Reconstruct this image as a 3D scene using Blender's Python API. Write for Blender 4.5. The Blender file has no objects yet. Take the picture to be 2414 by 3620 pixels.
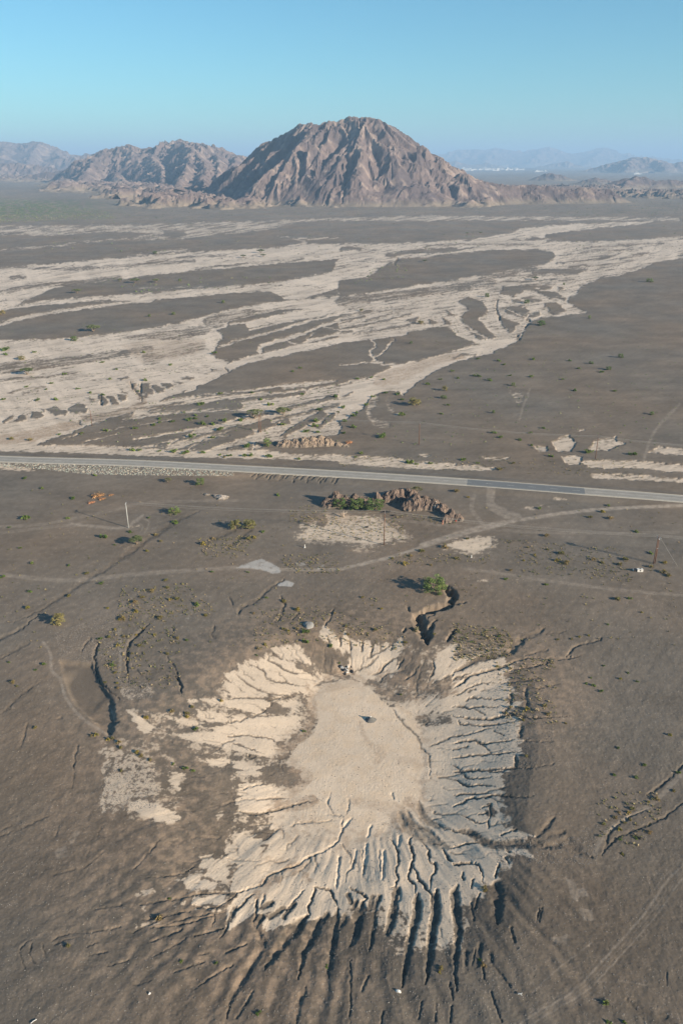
import bpy, math, random
import numpy as np
from mathutils import Vector, Matrix
# ------------------------------------------------------------------ camera, light, exposure
W0, H0 = 2414.0, 3620.0            # size of the photograph the coordinates below refer to
F = 2816.0                         # focal length in its pixels
CAMH = 130.0
HORIZON = 572.0
PITCH = math.atan((H0/2-HORIZON)/F)
CP, SP = math.cos(PITCH), math.sin(PITCH)
scn = bpy.context.scene
cam = bpy.data.cameras.new('camera'); camo = bpy.data.objects.new('camera', cam)
scn.collection.objects.link(camo); scn.camera = camo
cam.sensor_fit = 'VERTICAL'; cam.sensor_height = 36.0; cam.lens = 36.0*F/H0
cam.clip_start = 1.0; cam.clip_end = 200000.0
camo.location = (0, 0, CAMH); camo.rotation_euler = (math.pi/2-PITCH, 0, 0)
SUN_EL, SUN_AZ = math.radians(19.0), math.radians(122.0)      # azimuth clockwise from +Y (north)
world = bpy.data.worlds.new('World'); scn.world = world; world.use_nodes = True
wn = world.node_tree; bg = wn.nodes['Background']
sky = wn.nodes.new('ShaderNodeTexSky'); sky.sky_type = 'NISHITA'; sky.sun_disc = False
sky.sun_elevation = SUN_EL; sky.sun_rotation = SUN_AZ
sky.altitude = 300; sky.air_density = 1.0; sky.dust_density = 0.3; sky.ozone_density = 5.0
skt = wn.nodes.new('ShaderNodeVectorMath'); skt.operation = 'MULTIPLY'; skt.inputs[1].default_value = (.75, 1.07, .97)   # the photograph's white balance
wn.links.new(sky.outputs[0], skt.inputs[0]); wn.links.new(skt.outputs[0], bg.inputs[0]); bg.inputs[1].default_value = 0.071
sl = bpy.data.lights.new('sun', 'SUN'); sl.energy = 5.0; sl.angle = math.radians(0.5); sl.color = (1.0, 0.86, 0.68)
so = bpy.data.objects.new('sun', sl); scn.collection.objects.link(so); so.location = (0, 0, 400)
sd = Vector((math.sin(SUN_AZ)*math.cos(SUN_EL), math.cos(SUN_AZ)*math.cos(SUN_EL), math.sin(SUN_EL)))
so.rotation_euler = sd.to_track_quat('Z', 'Y').to_euler()
scn.view_settings.view_transform = 'Standard'; scn.view_settings.look = 'None'
scn.view_settings.exposure = 1.04; scn.view_settings.gamma = 1.0
# ------------------------------------------------------------------ geometry of the view
def G(u, v, z=0.0):
    """point of the level z seen at pixel u, v of the photograph"""
    u = np.asarray(u, float); v = np.asarray(v, float)
    a = (u-W0/2)/F; b = (H0/2-v)/F
    t = (CAMH-z)/(SP-b*CP)
    return a*t, (CP+b*SP)*t
def PR(X, Y, Z):
    fw = Y*CP-(Z-CAMH)*SP; up = Y*SP+(Z-CAMH)*CP
    fw = np.maximum(fw, 1.0)
    return W0/2+F*X/fw, H0/2-F*up/fw
def at_depth(u, v, Y):
    """point seen at pixel u, v that lies Y metres away"""
    a = (u-W0/2)/F; b = (H0/2-v)/F; t = Y/(CP+b*SP)
    return a*t, Y, CAMH+(-SP+b*CP)*t
# ------------------------------------------------------------------ noise
def _h(ix, iy, s):
    n = (ix.astype(np.int64)*374761393+iy.astype(np.int64)*668265263+s*1442695041) & 0xffffffff
    n = ((n ^ (n >> 13))*1274126177) & 0xffffffff
    return ((n ^ (n >> 16)) & 0xffff).astype(np.float32)*(2*np.pi/65536)
def pn(x, y, s=0):
    x = np.asarray(x, np.float64); y = np.asarray(y, np.float64)
    ix = np.floor(x); iy = np.floor(y); fx = (x-ix).astype(np.float32); fy = (y-iy).astype(np.float32)
    u = fx*fx*fx*(fx*(fx*6-15)+10); v = fy*fy*fy*(fy*(fy*6-15)+10)
    def g(dx, dy):
        a = _h(ix+dx, iy+dy, s); return np.cos(a)*(fx-dx)+np.sin(a)*(fy-dy)
    a = g(0, 0); b = g(1, 0); c = g(0, 1); d = g(1, 1)
    return (a+u*(b-a)+v*(c-a+u*(a-b-c+d)))*1.5
def fbm(x, y, s=0, o=4, g=0.5):
    r = 0; a = 1.0
    for i in range(o):
        r = r+a*pn(x, y, s+i*17); x = x*2.03+11.3; y = y*2.03-7.1; a *= g
    return r
def ridged(x, y, s=0, o=4, g=0.5):
    r = 0; a = 1.0
    for i in range(o):
        r = r+a*(1-2*np.abs(pn(x, y, s+i*17))); x = x*2.03+11.3; y = y*2.03-7.1; a *= g
    return r
def ss(a, b, x):
    t = np.clip((x-a)/(b-a), 0, 1); return t*t*(3-2*t)
# ------------------------------------------------------------------ maps of the ground, drawn from the photograph
MX0, MX1, MY0, MY1, MS = -300.0, 2714.0, 560.0, 3960.0, 2.0
MW, MH = int((MX1-MX0)/MS)+1, int((MY1-MY0)/MS)+1
sand = np.zeros((MH, MW), np.float32); brown = sand.copy(); white = sand.copy(); track = sand.copy()
carve = sand.copy(); rill = sand.copy(); stony = sand.copy(); smooth = sand.copy()
TILE = {'o': (0, 0, 1568/2414), 'a': (0, 750, 1.3067), 'b': (1200, 750, 1.3067), 'c': (0, 1200, 1.3067), 'd': (1200, 1200, 1.3067),
        'e': (0, 1600, 1.3067), 'f': (1200, 1600, 1.3067), 'n1': (0, 2150, 1.96), 'n2': (800, 2150, 1.96), 'n3': (1600, 2150, 1.96),
        'n4': (0, 2700, 1.96), 'n5': (800, 2700, 1.96), 'n6': (1600, 2700, 1.96), 'n7': (0, 3100, 1.3067), 'n8': (1200, 3100, 1.2916),
        'k': (1040, 1690, 2.529), 'g': (1340, 1990, 4.356), 'w': (800, 1400, 3.136), 'h': (2160, 1860, 6.173), 'q': (300, 1660, 2.412),
        'm1': (0, 400, 1.3067), 'm2': (1200, 400, 1.3067), 's': (0, 0, 1.0)}
def pts(tile, s):
    ox, oy, k = TILE[tile]; a = np.array([float(t) for t in s.replace(',', ' ').split()]).reshape(-1, 2)
    return np.stack([ox+a[:, 0]/k, oy+a[:, 1]/k], 1)
def P(m, val, tile, s):
    """fill a polygon"""
    p = pts(tile, s); q = np.stack([(p[:, 0]-MX0)/MS, (p[:, 1]-MY0)/MS], 1)
    x0, y0 = q[:, 0], q[:, 1]; x1, y1 = np.roll(x0, -1), np.roll(y0, -1)
    for r in range(max(0, int(y0.min())), min(MH-1, int(y0.max())+1)+1):
        k = (y0 <= r) != (y1 <= r)
        if not k.any(): continue
        xs = np.sort(x0[k]+(r-y0[k])*(x1[k]-x0[k])/(y1[k]-y0[k]))
        for i in range(0, len(xs)-1, 2):
            a, b = max(0, int(np.ceil(xs[i]))), min(MW-1, int(xs[i+1]))
            if b >= a: m[r, a:b+1] = val
def curve(p, n=6):
    if len(p) < 3: return p
    q = np.vstack([2*p[0]-p[1], p, 2*p[-1]-p[-2]]); out = []
    for i in range(1, len(q)-2):
        for t in np.linspace(0, 1, n, endpoint=False):
            out.append(0.5*((2*q[i])+(-q[i-1]+q[i+1])*t+(2*q[i-1]-5*q[i]+4*q[i+1]-q[i+2])*t*t+(-q[i-1]+3*q[i]-3*q[i+1]+q[i+2])*t**3))
    out.append(p[-1]); return np.array(out)
def dist_stroke(p, w0, w1, fn, wob=0.0, seed=0):
    """calls fn(slices, d/w) for the pieces of a smoothed, slightly wandering polyline"""
    p = curve(p)
    if wob:
        L = np.concatenate([[0], np.cumsum(np.hypot(*np.diff(p, axis=0).T))])
        p = p+wob*np.stack([pn(L/23.0, L*0+seed*3.7, 5), 0.6*pn(L/23.0, L*0+seed*5.1, 9)], 1)
    n = len(p)-1
    for i in range(n):
        a, b = p[i], p[i+1]; t_ = (i+.5)/n; w = (w0+(w1-w0)*t_)*(min(1, .2+4*t_, .15+3*(1-t_)) if wob > 4 else 1); R = w+2
        c0 = max(0, int((min(a[0], b[0])-R-MX0)/MS)); c1 = min(MW, int((max(a[0], b[0])+R-MX0)/MS)+2)
        r0 = max(0, int((min(a[1], b[1])-R-MY0)/MS)); r1 = min(MH, int((max(a[1], b[1])+R-MY0)/MS)+2)
        if c1 <= c0 or r1 <= r0: continue
        xx = MX0+MS*np.arange(c0, c1)[None]; yy = MY0+MS*np.arange(r0, r1)[:, None]
        d = b-a; l2 = max(d@d, 1e-6); t = np.clip(((xx-a[0])*d[0]+(yy-a[1])*d[1])/l2, 0, 1)
        fn((slice(r0, r1), slice(c0, c1)), np.hypot(xx-a[0]-t*d[0], yy-a[1]-t*d[1])/w)
def S(m, val, tile, w, s, w1=None):
    """paint a line, w pixels wide"""
    def fn(sl, q):
        k = np.clip((1-q)*w/3+.3, 0, 1) if w > 3 else np.clip((1.2-q)*1.2, 0, 1)*min(1, w/3)
        m[sl] = m[sl]*(1-k)+val*k
    dist_stroke(pts(tile, s), w/2, (w if w1 is None else w1)/2, fn, 2.0, len(s))
_rn = [0]
def R(tile, depth, w, s, taper=.5, tone=1.0):
    if tile != 'g': depth, w = depth*(.29 if w > 10 else .36 if tile in ('n4', 'n7', 'n8') else .55)*(1.5 if tile == 'n1' and depth > .8 else 1), (w*1.8 if w > 10 and tile in ('n5', 'n7', 'n8', 'n6') else w*1.4 if w > 10 or tile == 'n1' else w)
    """cut a gully: depth in metres, w pixels wide"""
    for part in s.split(';'):
        _rn[0] += 1
        def fn(sl, q):
            k = np.clip(1-q, 0, 1); k = k*k*(3-2*k)
            carve[sl] = np.maximum(carve[sl], depth*k); rill[sl] = np.maximum(rill[sl], tone*np.clip(k*2.2, 0, 1))
        ww = max(w, 6)*.85
        dist_stroke(pts(tile, part), ww, ww*taper, fn, 5.0, _rn[0])
# --- far plain
P(sand, .55, 'a', '0 62 300 62 700 55 1000 45 1300 38 1568 25 1568 35 1350 50 1260 80 1100 95 900 115 700 130 600 122 690 100 560 90 400 98 200 112 100 105 0 108')
P(sand, .1, 'a', '760 85 850 85 870 105 800 118 755 105')
S(sand, .5, 'a', 9, '-80 180 200 160 500 128 850 120')
P(sand, .6, 'b', '-10 25 400 15 900 20 1568 25 1568 40 1200 38 700 38 300 40 0 42')
P(sand, .9, 'b', '800 95 830 75 950 62 1150 50 1300 45 1450 40 1400 55 1200 75 1050 90 950 100 940 130 980 125 900 115 880 125 600 135 640 122')
P(sand, .1, 'b', '820 42 1090 42 1000 58 850 62'); P(sand, 0, 'b', '1040 98 1200 70 1490 60 1480 82 1200 105 1060 108')
P(sand, .9, 'a', '-250 275 0 256 250 236 600 206 800 190 1100 172 1280 160 1400 146 1568 144 1568 212 1500 222 1250 240 1050 258 900 270 700 290 600 305 400 330 250 350 150 395 90 425 0 445 -250 500')
S(sand, .35, 'a', 16, '-60 380 130 345 350 325 560 300'); S(sand, .35, 'a', 9, '300 265 600 245 900 222'); S(sand, .4, 'a', 10, '700 225 900 205 1050 198')
S(sand, .3, 'a', 10, '50 300 120 298'); S(sand, .4, 'a', 7, '900 262 1150 235 1400 215'); S(sand, .4, 'a', 8, '60 250 260 262 420 250')
S(sand, .75, 'a', 7, '640 195 750 182 860 176'); S(sand, .7, 'a', 6, '1280 110 1340 118 1400 135 1420 148'); S(sand, .7, 'a', 7, '1380 118 1450 122 1568 120')
P(sand, .9, 'a', '0 445 200 408 480 385 700 373 900 355 1150 335 1300 318 1440 295 1530 275 1568 215 1570 350 1490 372 1400 400 1320 405 1290 385 1250 365 1000 378 800 398 680 408 500 405 250 425 60 445 -200 500')
S(sand, .85, 'a', 15, '-60 540 0 520 100 490 250 462 400 440 560 420 700 408', 12)
S(sand, .6, 'a', 5, '640 350 900 345 1300 335'); S(sand, .35, 'a', 14, '1330 425 1420 415 1500 395')
# main wash, left
P(sand, .92, 'a', '-250 625 0 605 200 592 400 572 550 555 700 535 820 512 900 490 1000 465 1130 435 1200 422 1400 402 1568 385 1568 440 1300 450 1150 480 1050 510 1045 530 1000 545 1030 575 1000 620 980 665 -250 665')
P(sand, .48, 'a', '960 480 1100 450 1300 445 1150 475 1050 505 1000 540 945 520 935 500')
S(sand, .5, 'a', 34, '560 600 700 575 850 560 950 540'); S(sand, .6, 'a', 20, '700 640 850 620 960 600')
P(sand, .92, 'c', '-250 0 1000 0 975 65 1000 85 1060 100 1050 140 980 175 910 210 900 235 750 270 640 310 550 350 450 385 300 440 160 487 -250 500')
S(sand, .42, 'c', 46, '-150 140 0 132 250 105 500 75 700 40', 20); S(sand, .5, 'c', 14, '-50 190 150 175 350 150'); S(sand, .45, 'c', 8, '40 245 120 225 200 215'); S(sand, .4, 'c', 7, '100 250 180 232')
S(sand, .45, 'c', 12, '660 75 800 60 900 40'); S(sand, .6, 'c', 30, '680 100 800 60 930 30')
for q in ('655 200 690 200 712 245 680 258 655 250', '705 208 765 225 760 240 720 245', '735 198 790 200 805 215 780 225', '460 260 490 262 500 300 475 305',
          '497 258 530 265 555 295 520 302', '540 250 585 255 590 275 560 285', '320 315 360 293 400 300 405 335 350 342 322 335', '215 320 260 308 310 330 310 347 250 348',
          '150 335 180 330 210 352 180 365 150 360', '60 380 110 342 130 350 120 372', '10 372 70 348 60 365 15 385', '830 170 900 172 880 188', '915 148 985 158 960 162',
          '965 128 1010 140 990 146', '800 188 850 200 830 206', '380 262 440 275 430 282', '540 182 590 166 600 170 560 190', '610 205 630 200 625 235', '185 318 205 322 200 335', '550 230 600 245 596 252', '810 235 870 230 860 240 815 246'):
    P(sand, 0.05, 'c', q)
# fans of the middle
P(sand, .8, 'b', '-5 143 300 142 600 125 900 130 1200 135 1568 112 1800 100 1800 190 1568 215 1450 235 1350 280 1200 305 1110 345 1100 375 1060 395 1055 420 1140 460 1040 478 940 480 880 510 820 575 820 597 750 625 700 655 450 655 520 640 650 605 560 570 500 530 450 530 330 550 200 575 0 600 -10 600')
P(sand, 0, 'b', '-5 318 130 300 180 265 270 215 430 205 560 180 720 170 900 168 985 185 998 210 960 235 850 260 700 285 500 315 300 345 150 370 -5 390')
P(sand, 0, 'a', '1568 440 1430 450 1568 435')
P(sand, .05, 'b', '205 195 300 180 500 165 640 165 500 185 300 205 230 210'); P(sand, .1, 'b', '0 160 100 160 100 172 0 178')
S(sand, .95, 'b', 6, '250 245 262 210 350 195 500 190 640 175 900 165'); S(sand, .9, 'b', 5, '998 205 960 240 800 272 500 322 300 352')
for q in ('880 270 950 260 1160 262 1100 283 900 285', '545 415 600 390 660 410 670 430 690 455 650 490 690 520 725 570 700 590 650 560 570 510 560 480 600 450',
          '730 380 760 345 900 330 980 345 960 360 850 360 800 395', '760 440 860 430 890 480 850 490 770 465', '950 420 1000 415 1050 460 1000 475 970 460', '735 480 830 510 790 560 770 545',
          '790 400 880 395 940 405 880 420 800 415', '900 360 990 365 1040 385 960 392', '300 505 370 480 350 515', '410 490 450 515 420 515', '470 480 520 515 490 515', '480 445 540 480 510 475',
          '560 520 600 540 720 590 650 590', '1000 340 1030 350 1020 368', '880 470 930 455 940 470 900 490', '960 385 1040 395 1050 408 970 405'):
    P(sand, 0.03, 'b', q)
S(sand, .35, 'b', 28, '0 410 300 380 550 345 700 322'); S(sand, .4, 'b', 16, '650 300 800 275 900 262')
for w, q in ((9, '0 480 150 455'), (8, '0 505 120 480'), (7, '0 540 120 520 260 490'), (6, '60 560 200 540 330 520'), (6, '200 500 330 470'), (6, '100 575 300 545'), (7, '-40 560 60 545'), (5, '180 460 300 440'), (5, '120 500 240 470'),
             (6, '780 318 900 318 1080 310'), (5, '760 365 860 345 1000 330'), (6, '1000 235 1200 215 1300 190'), (5, '1020 200 1200 180 1400 170'), (5, '1050 250 1250 240 1350 225'), (5, '1100 165 1300 155 1500 140'),
             (5, '900 150 700 148 400 152'), (5, '700 295 900 292 1100 285'), (5, '1150 205 1250 200'), (5, '1300 215 1420 190')):
    S(sand, .2, 'b', w, q)
for w, q in ((9, '720 370 770 400 730 440 730 500 750 560 820 590'), (11, '650 490 720 560 800 595'), (6, '1055 415 1000 400 900 420 850 440'), (6, '870 500 880 460 950 430'), (6, '940 478 900 430 830 400 740 380'), (8, '500 520 560 570 640 600'),
             (7, '830 590 850 540 870 500 940 480 1140 462'), (6, '1100 372 1040 372 900 350'), (5, '760 440 850 480 890 490'), (7, '600 450 560 475 520 500'), (5, '560 540 640 560 700 600')):
    S(sand, .95, 'b', w, q)
P(sand, .0, 'a', '1045 535 1130 525 1300 505 1568 465 1568 653 985 653 1010 610 1035 575 1005 550')
for w, q in ((8, '1010 625 1130 585 1230 560 1350 530'), (12, '1210 653 1200 625 1300 590 1400 560 1500 520 1568 500'), (12, '1568 560 1450 590 1300 640 1230 653'), (26, '1150 520 1300 490 1450 470 1568 440'),
             (9, '1060 520 1200 500 1320 470 1568 435'), (9, '1280 545 1400 510 1568 470'), (6, '1330 600 1380 610 1420 590 1450 560'), (9, '1568 590 1500 600 1420 625 1300 653'), (5, '1500 530 1568 545'), (6, '1150 545 1350 500 1500 465')):
    S(sand, .95, 'a', w, q)
S(sand, .97, 'c', 24, '1570 4 1300 60 1180 85 1100 110 1050 135 950 185 860 215 760 255 660 290', 26); S(sand, .97, 'c', 6, '1210 70 1200 40 1230 20 1330 0')
S(sand, .7, 'c', 8, '1010 35 1100 0'); S(sand, .95, 'b', 18, '0 592 200 570 300 555')
S(sand, .6, 'c', 26, '660 262 650 300 560 335 460 355 400 362'); S(brown, .5, 'c', 22, '600 190 650 262 655 295 560 335 460 355 390 365')
P(brown, .75, 'c', '-200 445 0 440 150 415 330 370 370 385 400 395 250 440 150 470 0 482 -200 490'); P(brown, .4, 'c', '560 20 700 0 950 0 930 60 800 90 650 110')
P(sand, .9, 'c', '-250 484 0 485 350 487 520 490 760 505 900 510 1180 508 1570 525 1570 560 1200 550 900 545 600 535 300 522 0 516 -250 512')
P(sand, .0, 'c', '1250 515 1400 510 1570 512 1570 528 1400 535')
# fan left of the middle, streaks run down to the left
P(sand, .8, 'c', '640 312 700 290 900 255 1150 230 1300 205 1570 182 1570 440 1540 440 1480 445 1280 470 1200 500 960 508 1180 430 1150 400 900 470 840 500 760 505 900 420 1160 360 1330 330 1050 330 850 345 600 360')
for w, q in ((26, '1100 345 900 350 700 365 580 362'), (34, '1100 300 900 312 700 330'), (16, '1560 260 1400 300 1300 320'), (13, '1120 400 950 440 800 470'), (22, '1540 345 1480 400'), (30, '1490 345 1400 390 1310 440'),
             (20, '1330 375 1240 400 1200 420'), (26, '1130 440 1000 460 900 500'), (14, '1400 245 1200 270 1000 285'), (10, '1300 225 1100 250 900 262'), (26, '1240 380 1100 425 1020 450'), (12, '1568 200 1400 225 1250 240'),
             (16, '1250 470 1150 490 1050 505'), (26, '1030 370 900 385 700 390'), (10, '1560 300 1350 350 1270 365'), (8, '850 290 700 312 640 320')):
    S(sand, .02, 'c', w, q, w*.5)
for w, q in ((8, '620 462 800 430 1000 395 1150 350'), (7, '780 502 800 470 830 458'), (9, '1170 505 1190 450 1250 410 1300 385'), (5, '290 460 380 430'), (4, '380 478 560 430'), (3, '560 380 700 350 860 335'), (3, '600 345 800 320'), (3, '570 368 680 350'),
             (3, '640 335 800 300'), (3, '700 345 900 325 1050 318'), (5, '1000 505 1080 470 1160 445 1210 430'), (6, '820 500 960 455 1060 440'), (4, '870 510 890 492 1000 450'), (3, '400 440 560 410 800 370'), (4, '640 500 740 480 810 466'), (5, '680 490 760 500')):
    S(sand, .9, 'c', w, q)
# right wash and patches
P(sand, .95, 'd', '820 0 700 55 640 80 560 95 440 145 350 205 290 262 270 235 200 240 150 262 100 325 40 365 -5 380 -5 205 150 165 250 115 420 85 560 45 700 0')
S(sand, .1, 'd', 9, '-5 190 150 162 240 120'); S(sand, .2, 'd', 7, '20 262 60 240'); S(sand, .2, 'd', 8, '530 85 580 70 630 72'); S(sand, .3, 'd', 5, '-5 215 60 195 130 180')
P(brown, .6, 'd', '180 160 350 100 450 80 560 60 580 80 430 120 330 170 250 210 150 215')
S(sand, .45, 'd', 22, '170 262 150 300 140 350 180 385 220 395'); S(sand, .35, 'd', 14, '225 270 225 310 260 345'); S(sand, .9, 'd', 8, '250 0 200 60 160 90 190 110 250 118'); S(sand, .9, 'd', 6, '150 0 165 30 140 60 165 90'); S(sand, .9, 'd', 6, '0 118 100 108 200 105')
for v_, q in ((.9, '980 470 1060 440 1095 480 1060 515 1010 520 985 495'), (.8, '890 490 960 490 960 515 920 515'), (.8, '1150 500 1180 465 1280 445 1280 470 1330 475 1240 510 1170 515'), (.8, '1420 520 1470 495 1800 515 1800 545 1568 535'),
              (.95, '1030 540 1100 535 1120 545 1110 575 1060 580 1040 570'), (.9, '1110 560 1220 555 1400 560 1568 575 1800 590 1800 612 1500 610 1400 592 1250 595 1150 590'), (.8, '1150 620 1300 620 1568 640 1800 660 1800 670 1180 640'),
              (.8, '0 535 200 540 420 565 720 590 700 605 300 595 0 575'), (.7, '650 540 790 542 770 556 680 555'), (.7, '1155 415 1200 395 1185 408'), (.7, '1090 430 1120 412 1135 420'), (.35, '780 240 830 230 850 270 830 300'), (.6,'370 530 420 530 400 550')):
    P(sand, v_, 'd', q)
# around the near outcrop
P(sand, .33, 'k', '40 410 180 340 300 300 520 310 800 320 970 430 1080 530 1000 590 800 605 640 640 450 610 200 600 -10 575 -30 500 60 460')
P(sand, .33, 'f', '430 430 560 385 720 375 740 440 640 490 540 475'); P(brown, .45, 'k', '60 400 300 300 500 310 600 380 300 420'); P(brown, .4, 'k', '700 360 900 380 1000 520 850 480'); P(brown, .4, 'k', '450 640 700 630 720 670 480 670')
P(sand, .75, 'k', '160 390 300 330 520 340 760 350 900 450 980 520 1010 545 850 560 720 590 500 570 250 560 30 540 60 500 130 440')
P(sand, .75, 'k', '20 430 90 420 110 440 60 455'); P(sand, .1, 'k', '180 330 290 340 310 400 250 440 200 410'); S(sand, .3, 'k', 10, '500 650 600 640 700 655')
P(sand, .8, 'f', '480 425 600 395 700 390 705 430 620 465 560 450'); P(sand, .7, 'f', '960 207 1020 206 1050 220 1000 222'); P(sand, .5, 'f', '845 255 890 250 900 262 870 266'); P(sand, .5, 'f', '630 590 670 583 690 600 650 600'); S(sand, .4, 'f', 8, '920 238 965 250')
P(sand, .7, 'e', '-200 55 0 52 120 70 190 84 100 88 0 78 -200 80'); P(sand, .5, 'f', '50 455 100 440 180 450 120 465')
P(sand,.35,'e','640 330 600 345 620 360 660 350'); P(sand,.3,'e','560 440 620 420 640 430 600 470')
P(white, .8, 'e', '1085 535 1150 505 1210 490 1290 530 1300 555 1260 560 1200 540 1150 535'); P(white, .9, 'e', '1280 603 1320 590 1360 600 1350 620 1285 618'); P(white, .6, 'e', '1360 510 1400 505 1420 525 1370 525')
P(white, .6, 'e', '1455 535 1500 515 1500 525 1470 542'); P(white, .35, 'n1', '1240 40 1310 30 1330 60 1310 110 1270 90'); P(brown, .35, 'e', '1380 540 1480 540 1470 552 1390 552')
P(stony, .9, 'c', '-200 575 0 572 100 570 300 575 600 588 1000 604 1085 614 1080 628 800 628 560 622 400 615 200 600 0 590')
# dirt tracks
for dy in (-3, 4): 
    S(track, .8, 'e', 4, f'-150 {552+dy} 0 {560+dy} 150 {575+dy} 300 {590+dy} 450 {580+dy} 650 {560+dy} 850 {545+dy} 1100 {530+dy} 1300 {540+dy} 1568 {540+dy}')
    S(track, .7, 'f', 6, f'0 {538+dy} 100 {515+dy} 250 {478+dy} 400 {430+dy} 600 {362+dy} 750 {325+dy} 900 {300+dy} 1050 {277+dy} 1250 {258+dy} 1568 {245+dy} 1800 {240+dy}')
    S(track, .5, 'f', 3, f'560 {530+dy} 800 {567+dy} 1100 {610+dy} 1300 {635+dy} 1568 {658+dy} 1800 {678+dy}')
    S(track, .35, 'f', 3, f'160 {300+dy} 600 {345+dy} 1000 {370+dy} 1568 {368+dy}')
    S(track, .3, 'e', 4, f'-100 {385+dy} 100 {360+dy} 330 {335+dy} 600 {350+dy}'); S(track, .3, 'e', 4, f'-100 {345+dy} 200 {330+dy} 500 {270+dy} 700 {230+dy} 1100 {220+dy}')
S(track, .6, 'f', 20, '380 430 600 362 760 325'); S(track, .35, 'f', 30, '700 160 700 240 760 280 820 300'); S(track, .25, 'f', 14, '620 200 610 260 660 330')
S(track, .3, 'e', 14, '0 562 300 590 650 560 1100 530'); S(track, .45, 'e', 10, '330 330 560 350 620 320 660 290'); S(track, .35, 'e', 4, '640 300 690 320 670 370'); S(track, .35, 'e', 4, '620 310 660 340 650 370')
for o_, v_, w_ in ((0, .28, 9), (26, .14, 6), (60, .26, 7), (-30, .12, 4), (90, .1, 5), (44, .12, 4)):
    S(track, v_, 'n8', w_, f'{760+o_} 720 {900+o_} 620 {1040+o_} 540 {1120+o_} 470 {1220+o_} 360 {1330+o_} 240 {1420+o_} 130 {1500+o_} 10 {1640+o_} -120')
S(track, .3, 'n8', 5, '880 530 960 450 1060 370 1150 300'); S(track, .25, 'n8', 5, '1130 480 1300 480 1400 495'); S(track, .3, 'd', 8, '880 230 850 300 830 370'); S(track, .25, 'd', 10, '1400 560 1450 430 1568 300')
for q in ('1040 60 1120 50 1140 90 1060 90', '1090 140 1150 150 1160 200 1110 200', '960 280 1040 260 1030 310 980 300'): P(track, .3, 'n8', q)
for q in ('470 520 530 460 560 470 500 560', '380 600 460 560 480 640 400 660', '780 780 860 830 870 960 820 930'): P(track, .28, 'n4' if q[0] != '7' else 'n6', q)
S(track, .42, 'n1', 11, '300 235 350 310 360 430 420 490 450 600 520 710 620 800 760 880'); S(track, .35, 'n1', 12, '830 150 835 330 820 510'); S(track, .45, 'n1', 8, '750 650 790 740 800 820')
P(smooth, 1, 'n1', '420 370 640 380 700 520 780 640 800 800 770 880 640 770 520 650 450 500')
S(track, .3, 'n6', 18, '980 620 1040 500 1130 420 1260 350 1400 260 1568 90 1750 -60')
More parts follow.
